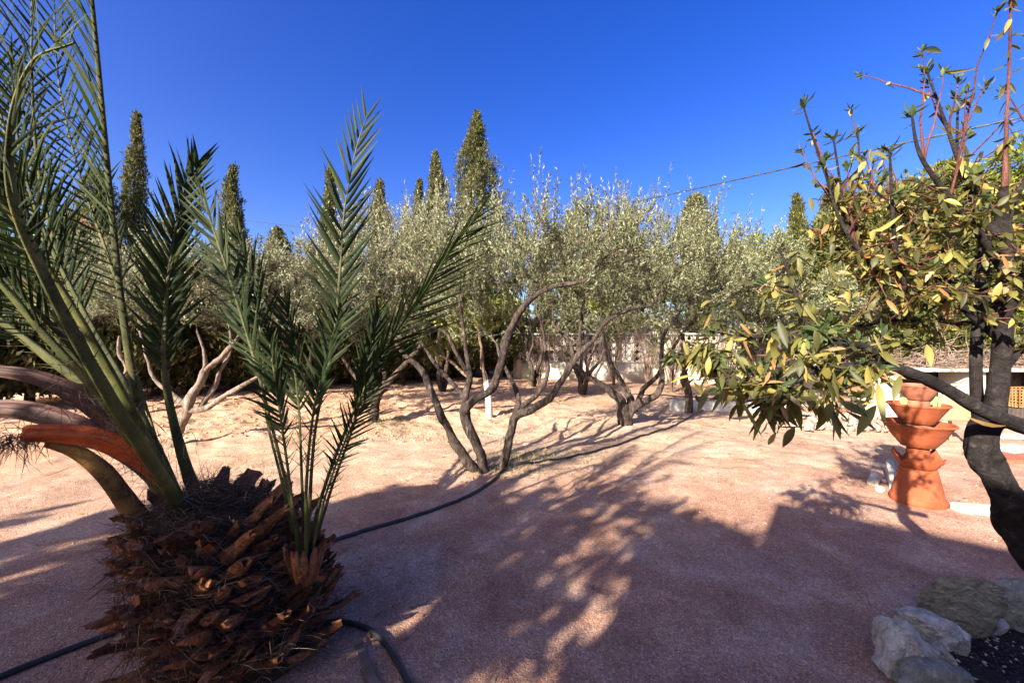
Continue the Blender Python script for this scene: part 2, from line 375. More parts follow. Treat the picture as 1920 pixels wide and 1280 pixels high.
M_ORBASE = mat('ochre_leaf_base', _po, .6, .25)
def sheathb(nt, b, out):
    co = coord(nt, 'Object', (1, 4, 5)); n1 = noise(nt, co, 14, 9, .75, 1.5)
    nt.links.new(ramp(nt, n1, [(.32, (.03, .012, .008)), (.5, (.07, .022, .012)), (.68, (.14, .05, .028)), (.8, (.26, .12, .07))]), b.inputs['Base Color']); bump(nt, b, n1, .6, .006)
M_SHEATH = mat('brown_sheath', sheathb, .6, .35)
def bootb(nt, b, out):
    geo = nt.nodes.new('ShaderNodeNewGeometry'); co = coord(nt, 'Object', (1, 1, 1)); n1 = noise(nt, co, 26, 9, .75, 1.2); n2 = noise(nt, co, 7, 4)
    c = ramp(nt, n1, [(.28, (.03, .014, .01)), (.42, (.18, .07, .032)), (.56, (.44, .19, .08)), (.76, (.68, .44, .27))])
    c = mix(nt, 1.0, c, ramp(nt, geo.outputs['Random Per Island'], [(0, (.2, .18, .18)), (.45, (.5, .45, .42)), (.8, (.95, .88, .8)), (1, (1.5, 1.35, 1.2))]), 'MULTIPLY')
    c = mix(nt, ramp(nt, n2, [(.5, (0, 0, 0)), (.7, (.6, .6, .6))]), c, mix(nt, .5, c, (.12, .1, .1)))
    nt.links.new(c, b.inputs['Base Color']); bump(nt, b, n1, .9, .012)
M_BOOT = mat('palm_leaf_base', bootb, .85, .2)
M_FIBRE = leafmat('palm_fibre', [(0, (.03, .018, .012)), (.6, (.09, .055, .038)), (.9, (.20, .135, .09)), (1, (.38, .29, .2))], .1, .8, .2, (.3, .2, .1), big=False)
M_PALMCORE = simple('palm_core', (.02, .012, .008), (.06, .035, .022), 20, .95, .1, .8, .02)

# ------------------------------------------------------------------ ground
def graded(lo_fine, hi_fine, step, far, grow=1.10):
    a = list(np.arange(lo_fine, hi_fine, step)); s = step; x = a[-1]
    up = []
    while x < far: s *= grow; x += s; up.append(x)
    s = step; x = a[0]; dn = []
    while x > -far: s *= grow; x -= s; dn.append(x)
    return np.array(dn[::-1] + a + up)
gx = graded(-6.0, 8.0, .045, 600); gy = graded(1.4, 10.0, .035, 600)
X, Y = np.meshgrid(gx, gy); Z = G(X, Y)
nx, ny = len(gx), len(gy)
i = np.arange(ny - 1)[:, None]; j = np.arange(nx - 1)[None]
f = np.stack([i * nx + j, i * nx + j + 1, (i + 1) * nx + j + 1, (i + 1) * nx + j], -1).reshape(-1, 4)
mb = MB(); mb.add(np.stack([X, Y, Z], -1), f); o = mb.build('ground', M_GROUND); o['kind'] = 'structure'

def stones_mesh(mb, pts, sizes, R, mi=0, flat=.6):
    n = len(pts); base = np.array([[1, 0, 0], [0, 1, 0], [-1, 0, 0], [0, -1, 0], [0, 0, 1], [0, 0, -1]], float)
    fs = np.array([[0, 1, 4], [1, 2, 4], [2, 3, 4], [3, 0, 4], [1, 0, 5], [2, 1, 5], [3, 2, 5], [0, 3, 5]])
    V = base[None] * (R.uniform(.6, 1.2, (n, 6, 3))) + R.normal(0, .18, (n, 6, 3)); a = R.uniform(0, 6.28, n)
    V[:, :, 2] *= flat; x = V[:, :, 0] * np.cos(a)[:, None] - V[:, :, 1] * np.sin(a)[:, None]; y = V[:, :, 0] * np.sin(a)[:, None] + V[:, :, 1] * np.cos(a)[:, None]
    V = np.stack([x, y, V[:, :, 2]], -1) * np.asarray(sizes)[:, None, None] + np.asarray(pts)[:, None]
    mb.add(V.reshape(-1, 3), (np.arange(n)[:, None, None] * 6 + fs[None]).reshape(-1, 3), mi)
def scatter_ground(n, x0, x1, y0, y1, R, dens=None):
    x = R.uniform(x0, x1, n); y = y0 + (y1 - y0) * R.random(n) ** 1.3
    if dens is not None: k = R.random(n) < dens(x, y); x = x[k]; y = y[k]
    return np.stack([x, y, G(x, y)], -1)
R = np.random.default_rng(11)
mb = MB()
p = scatter_ground(9000, -4, 5, 1.6, 7, R); stones_mesh(mb, p, R.uniform(.0015, .005, len(p)) * (1 + (R.random(len(p)) > .985) * 1.8), R, 0)
p = scatter_ground(5000, -9, 4, 6.0, 14, R, lambda x, y: sstep(3, 0, x)); stones_mesh(mb, p, R.uniform(.01, .035, len(p)), R, 1)
p = scatter_ground(900, -4, 6, 3, 12, R); stones_mesh(mb, p, R.uniform(.006, .016, len(p)), R, 1)
M_GRIT = simple('ground_grit', (.24, .17, .14), (.52, .44, .38), 60, .95, .1)
M_CLOD = simple('earth_clod', (.40, .24, .14), (.56, .38, .25), 12, .97, .1)
o = mb.build('loose_gravel', [M_GRIT, M_CLOD]); o['kind'] = 'stuff'; o['label'] = 'loose grit and dry clods scattered over the bare earth'
# dry leaf litter
mb = MB()
def litter(n, cx, cy, sx, sy, L=.05, mi=0):
    x = R.normal(cx, sx, n); y = R.normal(cy, sy, n); k = y > 1.5; x = x[k]; y = y[k]; m = len(x)
    D = unit(np.stack([R.normal(size=m), R.normal(size=m), R.normal(0, .15, m)], -1)); S = unit(np.cross(D, np.array([0, 0, 1.0])) + R.normal(0, .25, (m, 3)))
    rhombs(mb, np.stack([x, y, G(x, y) + .008], -1), D, S, R.uniform(.4, 1.2, m) * L, R.uniform(.1, .2, m) * L, mi)
litter(700, 0, 3.2, 3, 1.6, .03); litter(500, -1, 5, 3, 1.5, .045); litter(500, 0, 4.8, .8, .5); litter(600, 2.2, 7, 1.4, 1); litter(900, 4.5, 7.2, 2, 1.1, .06); litter(500, -2.5, 7, 1.2, 1); litter(1500, -3, 10.5, 4, 2, .07); litter(900, 3, 11, 3, 2, .08); litter(300, -1.2, 2.2, .5, .5, .05)
o = mb.build('dry_leaf_litter', M_DRYLEAF); o['kind'] = 'stuff'; o['label'] = 'dry fallen leaves littering the earth under the trees'
mb = MB(); n = 150; x = R.uniform(-2.5, 3.5, n); y = R.uniform(1.7, 7, n); a_ = R.uniform(0, 6.28, n); L_ = R.uniform(.02, .12, n)
A_ = np.stack([x, y, G(x, y) + .004], -1); B_ = np.stack([x + np.cos(a_) * L_, y + np.sin(a_) * L_, G(x + np.cos(a_) * L_, y + np.sin(a_) * L_) + .008], -1); sticks(mb, A_, B_, .0018, .001); p = scatter_ground(260, -3, 5, 1.6, 6, R); stones_mesh(mb, p, R.uniform(.004, .010, len(p)), R, 1)
o = mb.build('twig_litter', [M_TWIG, M_ROCK]); o['kind'] = 'stuff'; o['label'] = 'small dry twigs and stray pebbles on the bare earth'
mb = MB()
def grass(n, cx, cy, sx, sy, h=.06):
    x = R.normal(cx, sx, n); y = R.normal(cy, sy, n); D = unit(np.stack([R.normal(0, .5, n), R.normal(0, .5, n), np.ones(n)], -1))
    rhombs(mb, np.stack([x, y, G(x, y) - .004], -1), D, perp(D, R), R.uniform(.4, 1.2, n) * h, .0035, 0, .3)
grass(900, .25, 5.2, .5, .22); grass(500, -.1, 4.62, .35, .12, .05); grass(700, -2.4, 6.9, .45, .3, .08); grass(500, -2.9, 6.3, .6, .3, .04); grass(350, -3.6, 4.8, .6, .3, .05); grass(250, -2.9, 5.8, .4, .3, .07)
o = mb.build('grass', M_GRASS); o['kind'] = 'stuff'; o['label'] = 'sparse dry grass around the olive trunks'

# ------------------------------------------------------------------ trees
def pxpath(pts, d0=None):
    out = []
    for q in pts:
        if len(q) == 4: px, py, d, r = q
        else: px, py, r = q; d = d0
        out.append(list(P(px, py, d)) + [r])
    return out

class Tree:
    def __init__(s, seed): s.R = np.random.default_rng(seed); s.pos = []; s.rad = []; s.dir = []; s.tr = MB(); s.br = MB(); s.pts = []; s.ptd = []
    def limb(s, pts, sides=14, rough=.24, step=.035, nodes=True, mb=None, mi=0):
        p = smooth_path(pts, step); q_ = s.R.uniform(0, 90, 3); k_ = np.arange(len(p)) * step
        for c_ in range(3): p[:, c_] += (vnoise(k_ + q_[c_], q_[c_], 5) * .75 + vnoise(k_ + q_[c_], q_[c_] + 9, 18) * .25) * p[:, 3] * min(1, rough * 4) * np.minimum(1, np.arange(len(p)) / 4)
        tube(mb or s.tr, p, sides, mi, rough, s.R.uniform(0, 50))
        if nodes:
            T = unit(np.gradient(p[:, :3], axis=0)); k0 = int(len(p) * .35)
            for q in range(k0, len(p), 2): s.pos.append(p[q, :3]); s.rad.append(p[q, 3]); s.dir.append(T[q])
        return p
    def grow(s, A, rmax=.018, lowpen=.5):
        A = np.asarray(A); pos = np.array(s.pos); d0 = np.min(np.linalg.norm(A[:, None] - pos[None], axis=2), axis=1)
        for a in A[np.argsort(d0)]:
            pos = np.array(s.pos); dv = a - pos; d = np.linalg.norm(dv, axis=1) + lowpen * np.maximum(0, pos[:, 2] - a[2]); k = int(np.argmin(d))
            st = pos[k]; L = np.linalg.norm(a - st)
            if L < .08: continue
            r0 = min(s.rad[k] * .7, rmax, .004 + .010 * L); n = max(3, int(L / .12)); t = np.linspace(0, 1, n + 1)[:, None]
            c1 = st + np.array(s.dir[k]) * L * .35 + s.R.normal(0, .06 * L, 3)
            q = (1 - t) ** 2 * st + 2 * (1 - t) * t * c1 + t ** 2 * a + s.R.normal(0, .018, (n + 1, 3)) * np.minimum(1, t * 3)
            r = r0 * (1 - t[:, 0]) + .0025 * t[:, 0]; pp = np.column_stack([q, r]); tube(s.br, pp, 5, 0, 0, cap=False)
            T = unit(np.gradient(q, axis=0))
            for m in range(1, n + 1): s.pos.append(q[m]); s.rad.append(r[m]); s.dir.append(T[m]); s.pts.append(q[m]); s.ptd.append(T[m])
    def shoots(s, mb, n, cen, up=.7, outw=.5, L=(.14, .36), leaf=.055, w=.135, per=20, spread=.9, stemmi=1, mi=0, top=None, jitter=.05):
        leaf *= .86; per = int(per * 1.35); R = s.R; pts = np.array(s.pts); td = np.array(s.ptd); k = R.integers(0, len(pts), n); A = pts[k] + R.normal(0, jitter, (n, 3)); o = unit(A - np.asarray(cen))
        D = unit(td[k] * .5 + o * outw + R.normal(0, .45, (n, 3)) + np.array([0, 0, 1]) * up); LL = R.uniform(L[0], L[1], n)
        if top is not None:
            hi = (A[:, 2] > top - .35) & (R.random(n) < .6); LL = np.where(hi, LL * R.uniform(1.2, 2.6, n), LL); D = np.where(hi[:, None], unit(D + np.array([0, 0, 1.3])), D)
        B = A + D * LL[:, None]; sticks(mb, A, B, .0022, .001, stemmi)
        t = R.random((n, per)) * .95 + .05; base = A[:, None] + (B - A)[:, None] * t[:, :, None]
        DD = np.repeat(D[:, None], per, 1); ld = unit(DD * .9 + R.normal(0, spread * .6, DD.shape))
        base = base.reshape(-1, 3); ld = ld.reshape(-1, 3); ll = R.uniform(.6, 1.15, len(base)) * leaf
        rhombs(mb, base, ld, perp(ld, R), ll, ll * w, mi)

def ell(R, c, r, n, shell=.35):
    v = unit(R.normal(size=(n, 3))); return np.asarray(c) + v * np.asarray(r) * (R.random(n)[:, None] ** shell)

def join_br(t):
    n0 = t.tr.n
    for v_, f_ in zip(t.br.v, t.br.f): t.tr.v.append(v_); t.tr.f.append(f_ + n0); t.tr.m.append(1)
    t.tr.n += t.br.n
def finish(t, label, cat, base, leafmats, barkm, group, name='olive_tree', crown=None, brm=None):
    root = thing(name, label, cat, base, group)
    join_br(t); t.tr.build('trunk', [barkm, brm or M_TWIG], root, base)
    crown.build('crown', leafmats, root, base); return root

GO = 'olive trees in the garden'
# front olive
t = Tree(21); B0 = gp(905, 893); d = 4.6
t.limb(pxpath([(898, 905, 4.6, .06), (880, 870, 4.6, .058), (845, 815, 4.62, .05), (815, 750, 4.65, .045), (795, 700, 4.7, .038), (760, 665, 4.75, .03), (740, 640, 4.8, .02)]), 14)
t.limb(pxpath([(912, 905, 4.55, .062), (905, 860, 4.55, .06), (885, 810, 4.55, .058), (868, 770, 4.55, .062), (885, 750, 4.5, .05), (925, 725, 4.5, .046), (938, 680, 4.5, .048), (960, 610, 4.45, .044), (985, 570, 4.4, .036), (1030, 540, 4.35, .028), (1095, 525, 4.3, .022), (1120, 495, 4.25, .016), (1150, 470, 4.2, .009)]), 16)
t.limb(pxpath([(870, 775, 4.55, .055), (872, 740, 4.6, .04), (880, 700, 4.65, .034), (872, 640, 4.7, .026), (862, 560, 4.75, .02), (865, 500, 4.8, .012)]))
t.limb(pxpath([(872, 745, 4.6, .036), (845, 715, 4.7, .028), (815, 680, 4.75, .024), (790, 640, 4.85, .02), (770, 600, 4.9, .014), (758, 560, 5, .008)]))
t.limb(pxpath([(876, 700, 4.65, .03), (850, 650, 4.6, .022), (830, 620, 4.6, .02), (780, 605, 4.6, .015), (755, 598, 4.6, .010)]))
t.limb(pxpath([(942, 905, 4.65, .055), (945, 870, 4.65, .052), (958, 815, 4.68, .05), (968, 780, 4.7, .055), (1000, 765, 4.7, .045), (1030, 745, 4.7, .04), (1060, 700, 4.72, .034), (1080, 670, 4.75, .036), (1110, 640, 4.8, .028), (1140, 600, 4.85, .027), (1185, 578, 4.9, .024), (1225, 570, 4.95, .014), (1250, 520, 5, .008), (1330, 470, 5.05, .005)]), 16)
t.limb(pxpath([(965, 785, 4.7, .045), (970, 745, 4.75, .034), (955, 705, 4.85, .028), (938, 672, 4.9, .02), (930, 640, 5, .012)]))
t.limb(pxpath([(975, 765, 4.72, .036), (1010, 735, 4.85, .03), (1027, 700, 4.95, .026), (1025, 665, 5, .024), (1018, 620, 5.1, .018), (1005, 570, 5.15, .01)]))
t.limb(pxpath([(1075, 672, 4.75, .03), (1068, 640, 4.9, .022), (1040, 610, 5.0, .014), (1035, 560, 5.0, .008)]))
t.limb(pxpath([(1085, 668, 4.75, .03), (1088, 620, 4.85, .02), (1095, 560, 4.9, .012)]))
A = np.vstack([ell(t.R, P(850, 510, 4.8), (.65, .6, .55), 50), ell(t.R, P(960, 500, 4.6), (.75, .7, .55), 60), ell(t.R, P(1080, 490, 4.6), (.75, .7, .5), 60), ell(t.R, P(1190, 480, 4.9), (.6, .6, .55), 45), ell(t.R, P(1010, 590, 5.2), (1.0, .5, .35), 40), ell(t.R, P(870, 590, 5.3), (.6, .4, .3), 24), ell(t.R, P(1190, 590, 5.3), (.6, .4, .25), 20)])
t.grow(A); cm = MB()
t.shoots(cm, 1300, P(1000, 600, 4.7), leaf=.06, per=20, top=2.35)
finish(t, 'front multi-stemmed olive tree whose three grey trunks fork from one base beside the black hose', 'olive tree', B0, [M_OLIVE, M_TWIG], M_BARK, GO, crown=cm)

# second olive, middle right
t = Tree(22); B0 = gp(1170, 815); d = 6.7
t.limb(pxpath([(1168, 826, d, .14), (1170, 800, d, .125), (1170, 775, d, .12), (1168, 760, d, .10), (1160, 745, d, .075), (1125, 720, 6.6, .055), (1090, 695, 6.5, .04), (1060, 660, 6.5, .025)]), 16, .18)
t.limb(pxpath([(1172, 775, d, .09), (1180, 750, 6.75, .07), (1165, 715, 6.8, .055), (1150, 690, 6.9, .045), (1135, 650, 7, .036), (1128, 600, 7.05, .02), (1120, 520, 7.1, .01)]))
t.limb(pxpath([(1178, 780, d, .09), (1192, 760, 6.65, .075), (1230, 740, 6.6, .06), (1242, 715, 6.6, .05), (1240, 680, 6.6, .04), (1245, 630, 6.65, .03), (1270, 590, 6.7, .02), (1320, 540, 6.7, .01)]), 14)
t.limb(pxpath([(1190, 770, 6.7, .06), (1205, 730, 6.8, .045), (1235, 700, 6.9, .035), (1270, 640, 7, .025), (1300, 600, 7.1, .015)]))
A = np.vstack([ell(t.R, P(1120, 500, 7), (1.0, .9, .75), 60), ell(t.R, P(1250, 490, 6.8), (1.1, .9, .85), 80), ell(t.R, P(1350, 520, 6.9), (.9, .8, .8), 60), ell(t.R, P(1240, 620, 7.2), (1.5, .5, .35), 50)])
t.grow(A); cm = MB(); t.shoots(cm, 1500, P(1230, 620, 6.8), leaf=.068, per=20, top=3.2, L=(.18, .42))
finish(t, 'stout grey olive tree right of the front olive, the hose passing its base', 'olive tree', B0, [M_OLIVE, M_TWIG], M_BARK, GO, crown=cm)

# third olive left
t = Tree(23); B0 = gp(700, 808); d = 6.9
t.limb(pxpath([(695, 815, d, .09), (700, 780, d, .08), (710, 740, d, .065), (735, 710, 6.9, .055), (765, 675, 6.8, .04), (790, 640, 6.7, .028), (800, 560, 6.7, .012)]), 12, .18)
t.limb(pxpath([(700, 790, d, .07), (702, 750, 7, .05), (722, 710, 7.1, .04), (712, 670, 7.2, .034), (700, 610, 7.3, .02), (690, 520, 7.3, .01)]))
t.limb(pxpath([(703, 760, d, .05), (680, 720, 7, .04), (655, 690, 7, .03), (630, 640, 7, .02), (610, 560, 7, .01)]))
A = np.vstack([ell(t.R, P(730, 510, 7.0), (1.2, .9, .95), 80), ell(t.R, P(620, 540, 7.2), (.9, .8, .8), 50), ell(t.R, P(800, 500, 7.2), (.9, .8, .8), 40), ell(t.R, P(700, 630, 7.3), (1.2, .5, .35), 30)])
t.grow(A); cm = MB(); t.shoots(cm, 1500, P(720, 640, 7), leaf=.07, per=20, top=3.3, L=(.18, .42))
finish(t, 'olive tree with a leaning dark trunk in green grass left of the front olive', 'olive tree', B0, [M_OLIVE_PALE, M_TWIG], M_BARK, GO, crown=cm)

# pale olive far left
t = Tree(24); B0 = gp(320, 838); d = 5.7
t.limb(pxpath([(318, 850, d, .075), (335, 800, d, .07), (352, 765, d, .07), (375, 715, d, .055), (390, 690, 5.7, .045), (420, 665, 5.7, .04), (440, 640, 5.7, .026), (470, 590, 5.8, .012)]), 14)
t.limb(pxpath([(352, 770, d, .05), (385, 765, 5.7, .04), (430, 735, 5.6, .034), (475, 710, 5.6, .026), (505, 690, 5.6, .016)]))
t.limb(pxpath([(375, 765, 5.75, .035), (395, 735, 5.8, .032), (415, 690, 5.8, .028), (432, 655, 5.9, .02), (428, 600, 6, .01)]))
t.limb(pxpath([(352, 760, d, .045), (320, 735, 5.75, .03), (290, 710, 5.8, .024), (275, 670, 5.8, .02), (262, 620, 5.8, .012)]))
t.limb(pxpath([(383, 700, d, .035), (383, 660, 5.6, .022), (370, 620, 5.6, .014)]))
A = np.vstack([ell(t.R, P(400, 520, 5.9), (.95, .8, .75), 60), ell(t.R, P(290, 530, 5.9), (.8, .8, .7), 50), ell(t.R, P(500, 560, 6), (.7, .7, .6), 40)])
t.grow(A); cm = MB(); t.shoots(cm, 1300, P(380, 640, 5.9), leaf=.065, per=20)
finish(t, 'olive tree with bare pale sunlit branches seen between the palm leaf stalks', 'olive tree', B0, [M_OLIVE_PALE, M_TWIG], M_BARKW, GO, crown=cm, brm=M_BARKW)

def auto_olive(seed, px, d, label, crowns, trunks=3, h=2.2, lm=M_OLIVE, bark=M_BARK, ns=900, name='olive_tree', group=GO, cat='olive tree', leaf=.08, r0=.07, per=20, w=.14, base=None, lean=.5, top=None, up=.7):
    t = Tree(seed); x = (px - 960) / F * d; B0 = np.array([x, d, g(x, d)]) if base is None else base
    for k in range(trunks):
        a = t.R.uniform(0, 6.28) if trunks > 1 else 0; r = r0 * t.R.uniform(.8, 1.1); hh = h * t.R.uniform(.8, 1.1); q = []
        for m in range(6):
            u = m / 5; q.append([B0[0] + math.cos(a) * lean * u * hh * .5 + t.R.normal(0, .05) * (m > 0), B0[1] + math.sin(a) * lean * u * hh * .5 + t.R.normal(0, .05) * (m > 0), B0[2] - .08 + hh * u, r * (1 - .8 * u) + .004])
        t.limb(q, 10)
    A = np.vstack([ell(t.R, P(*c[:3]), c[3], c[4]) for c in crowns]); t.grow(A)
    cm = MB(); cc = np.mean([P(*c[:3]) for c in crowns], axis=0) - np.array([0, 0, .5]); t.shoots(cm, ns, cc, leaf=leaf, per=per, L=(.2, .5), w=w, top=top, up=up)
    return finish(t, label, cat, B0, [lm, M_TWIG], bark, group, name, cm)

auto_olive(31, 235, 7.2, 'olive tree at the left edge with a thick crooked pale trunk behind the palm', [(200, 540, 7.3, (1.2, 1, .9), 60), (90, 560, 7.3, (1.0, 1, .9), 50)], 2, 1.6, M_OLIVE_PALE, M_BARKW, 1000, lean=.25)
auto_olive(32, 1090, 11.0, 'small olive with a fan of dark low branches in front of the cream wall', [(1070, 530, 11, (1.5, 1.2, 1.3), 70)], 5, 2.0, ns=900, leaf=.1, lean=.9)
auto_olive(33, 1290, 8.6, 'olive tree with two straight trunks beside the low concrete kerb', [(1290, 520, 8.6, (1.1, 1, 1.1), 60), (1400, 530, 8.6, (1.1, 1, 1.0), 60)], 2, 2.6, ns=1300, leaf=.085, lean=.15, r0=.08, top=4.1)
auto_olive(34, 1450, 9.4, 'silvery olive tree in front of the yellow-green conifers', [(1440, 560, 9.2, (1.3, 1, 1.0), 70), (1540, 590, 9.0, (1.2, 1, .9), 70)], 3, 1.8, ns=1500, leaf=.09, top=3.6)
auto_olive(35, 560, 9.0, 'far olive tree behind the palm offshoot near the dark hedge', [(560, 540, 9, (1.4, 1, 1.0), 70), (460, 560, 8.8, (1.2, 1, .9), 50)], 3, 1.9, M_OLIVE_PALE, ns=1300, leaf=.09)
auto_olive(36, 830, 10.2, 'far olive tree with a pale crown below the tallest cypress', [(850, 470, 10, (1.5, 1.1, 1.1), 80), (720, 470, 10.4, (1.4, 1.1, 1.1), 70)], 3, 2.6, M_OLIVE_PALE, ns=1200, leaf=.10, top=4.6)
auto_olive(37, 1000, 12.4, 'far olive tree rising behind the front olive by the wall end', [(990, 480, 12, (1.5, 1.2, 1.2), 60), (1120, 450, 12.5, (1.6, 1.2, 1.2), 60)], 3, 3, ns=1000, leaf=.115, top=5.2)
auto_olive(38, 150, 8.5, 'far left olive tree with a pale crown below the cypresses', [(130, 590, 8.6, (1.3, 1, .8), 50), (20, 560, 8.6, (1.3, 1, .9), 50)], 3, 1.7, M_OLIVE_PALE, M_BARKW, ns=1000, leaf=.09)
# limewashed tree
t = Tree(40); B0 = gp(918, 782); d = B0[1]
t.limb(pxpath([(918, 788, d, .085), (917, 760, d, .07), (913, 725, d, .06), (908, 700, d + .05, .045), (903, 688, d + .08, .03)]), 12, .08)
t.limb(pxpath([(910, 715, d, .045), (905, 690, d - .1, .04), (902, 650, d - .1, .03), (895, 600, d, .02)]), mi=1)
t.limb(pxpath([(905, 712, d, .045), (880, 708, d + .1, .035), (850, 680, d + .2, .03), (815, 655, d + .2, .022), (800, 600, d + .2, .012)]), mi=1)
t.grow(np.vstack([ell(t.R, P(905, 590, d + .3), (.9, .8, .5), 40), ell(t.R, P(840, 640, d + .5), (.6, .6, .35), 20)])); cm = MB(); t.shoots(cm, 420, P(900, 650, d), leaf=.10, w=.24, per=14)
finish(t, 'small fruit tree with a whitewashed trunk and yellow-green leaves behind the front olive', 'fruit tree', B0, [M_CITRUS, M_TWIG], M_LIMEW, None, 'fruit_tree', cm)
auto_olive(41, 750, 12.0, 'yellow-green fruit tree in front of the dark hedge', [(735, 620, 11.6, (1.0, .7, .6), 40), (560, 630, 10.6, (.6, .5, .5), 20)], 3, 1.4, M_CITRUS, ns=420, leaf=.13, w=.25, per=14, name='fruit_tree', group=None, cat='fruit tree')

# ------------------------------------------------------------------ cypresses and conifers
def cypress(seed, px, pytop, d, rmax, label, lm=M_CYP, z0=.3, name='cypress_tree', cat='cypress', group='cypresses along the back boundary', n=None, lean=0., shape=1.0, L=.26, bark=M_BARKD, bare=0, flat=.25):
    R = np.random.default_rng(seed); x = (px - 960) / F * d; b = np.array([x, d, g(x, d)]); H = EYE + (HOR - pytop) / F * d - b[2]
    tr = MB(); tube(tr, smooth_path([[x, d, b[2] - .1, .05 + .012 * H], [x + .03, d, b[2] + H * .3, .03 + .009 * H], [x + lean * .5, d, b[2] + H * .7, .03], [x + lean, d, b[2] + H * .97, .008]], .3), 9, 0, .15, seed)
    n = n or int(520 * H * rmax ** .6)
    u = R.random(n * 2)
    def prof(u): return np.where(u < .22, .62 + .38 * u / .22, np.clip((1 - u) / .78, 0, 1) ** (.72 * shape)) 
    a = R.uniform(0, 6.28, n * 2); lump = 1 + 1.0 * (vnoise(np.cos(a) * 1.6 + seed, np.sin(a) * 1.6 + u * H * 1.1, 1)) * 1.6 + .8 * vnoise(np.cos(a) * 3 + seed, np.sin(a) * 4 + u * H * 3.2, 1)
    keep = R.random(n * 2) < (.25 + .75 * prof(u)); u = u[keep]; a = a[keep]; lump = lump[keep]; m = len(u)
    rmax_ = rmax * 1.28; rr = rmax_ * prof(u) * lump * (R.random(m) ** flat); zz = b[2] + z0 + (H - z0) * u
    wob_ = vnoise(u * H * .55 + seed * 3.1, seed * 1.7, 1) * .5 * rmax; q = np.stack([x + lean * u + wob_ + rr * np.cos(a), d + rr * np.sin(a), zz], -1)
    D = unit(np.stack([np.cos(a) * .55, np.sin(a) * .55, np.full(m, 1.25 if flat > .2 else .5)], -1) + R.normal(0, .32, (m, 3)))
    q = q + (R.random(m) < .07)[:, None] * (q - np.array([x, d, 0])) * np.array([1, 1, 0]) * R.uniform(.1, .5, (m, 1)); cm = MB(); k = 7; nn = m; L = L * .72
    for _ in range(k):
        qq = q + R.normal(0, L * .28, q.shape); DD = unit(D + R.normal(0, .38, D.shape)); l = R.uniform(.35, 1.0, nn) * L
        rhombs(cm, qq, DD, perp(DD, R), l, l * .16)
    root = thing(name, label, cat, b, group); tr.build('trunk', bark, root, b); cm.build('crown', lm, root, b); return root

cyp = [(885, 212, 19, 1.3, 'tallest broad cypress standing above the centre of the olive crowns', 0),
       (812, 285, 19.5, .62, 'slim cypress close beside the tallest one', .15),
       (784, 338, 20, .42, 'very thin cypress spire beside the two taller ones', .1),
       (714, 340, 18, .62, 'cypress with a browned lower crown, alone above the pale olives', 0),
       (618, 318, 18, .5, 'cypress whose top stands behind the tall palm offshoot frond', 0),
       (518, 430, 17, .9, 'short broad cypress between the palm fronds', 0),
       (438, 312, 17, .5, 'cypress partly hidden behind the dense middle palm frond', 0),
       (248, 214, 14, .40, 'tall slender cypress at the left between the palm stalks', .1),
       (190, 320, 13, .8, 'golden brown cypress beside the tall slender one on the left', 0),
       (1072, 412, 21, .36, 'thin distant cypress pair tip left of the cable crossing', 0),
       (1020, 455, 21, .4, 'small distant cypress tip behind the front olive crown', 0),
       (1312, 368, 17, .62, 'round-topped cypress above the crown of the second olive', -.1),
       (1492, 368, 16, .62, 'pointed bright green cypress at the edge of the open sky', 0),
       (1552, 340, 14, .85, 'cypress behind the reddish shoots of the right-hand tree', 0)]
for i_, (px, py, d_, r_, lab, ln) in enumerate(cyp):
    cypress(50 + i_, px, py, d_, r_, lab, M_CONIF if px in (190, 1492) else M_CYP, lean=ln, shape=.45 if px == 1312 else 1.0, L=.24 if d_ > 15 else .2, z0=.6)
# hedge row of lower dark cypresses (the shaded boundary on the left)
hp = [(-11.5, 6.0), (-10.4, 7.2), (-9.3, 8.2), (-8.4, 9.1), (-7.4, 9.9), (-6.5, 10.6), (-5.7, 11.3), (-4.9, 11.9), (-4.1, 12.5), (-3.3, 13.1), (-2.5, 13.6), (-1.7, 14.1), (-.9, 14.6)]
R2 = np.random.default_rng(5)
for k, (x, y) in enumerate(hp):
    for q in range(2):
        xx = x + R2.uniform(-.3, .3) + q * .35; yy = y + .5 * q + R2.uniform(-.2, .2); top = R2.uniform(3.0, 4.2)
        cypress(200 + k * 2 + q, 960 + xx / yy * F, HOR - (top - EYE) / yy * F, yy, .85, 'dark bushy cypress in the close-planted hedge along the back left boundary', z0=.25, n=1500, group='hedge cypresses', name='hedge_cypress', cat='cypress', L=.3, flat=.6)
def bush_tree(seed, px, py, d, rx, ry, rz, lm, label, name='conifer_tree', cat='conifer', n=5000, L=.22, group=None, trunk=M_BARKD, wd=.2):
    R = np.random.default_rng(seed); c = P(px, py, d); b = np.array([c[0], c[1], g(c[0], c[1])]); cm = MB(); tr = MB()
    tube(tr, smooth_path([[b[0], b[1], b[2] - .1, .14], [b[0] + .1, b[1], (b[2] + c[2]) / 2, .10], [c[0], c[1], c[2] + rz * .3, .04]], .2), 10, 0, .15, seed)
    nc = 46; cc = ell(R, c, (rx, ry, rz), nc, .45)
    for k in range(nc): tube(tr, smooth_path([list(c * .5 + b * .5) + [.035], list(c * .5 + cc[k] * .5) + [.02], list(cc[k]) + [.006]], .3), 5, 0, 0, cap=False)
    cs = R.uniform(.3, .55, nc) * min(rx, rz) * .85; k = R.integers(0, nc, n); v = unit(R.normal(size=(n, 3))); q = cc[k] + v * (cs[k] * R.random(n) ** .3)[:, None]
    for _ in range(4):
        D = unit(v * .8 + np.array([0, 0, .35]) + R.normal(0, .55, (n, 3))); l = R.uniform(.4, 1.1, n) * L; rhombs(cm, q + R.normal(0, L * .3, q.shape), D, perp(D, R), l, l * wd)
    root = thing(name, label, cat, b, group); tr.build('trunk', trunk, root, b); cm.build('crown', lm, root, b); return root
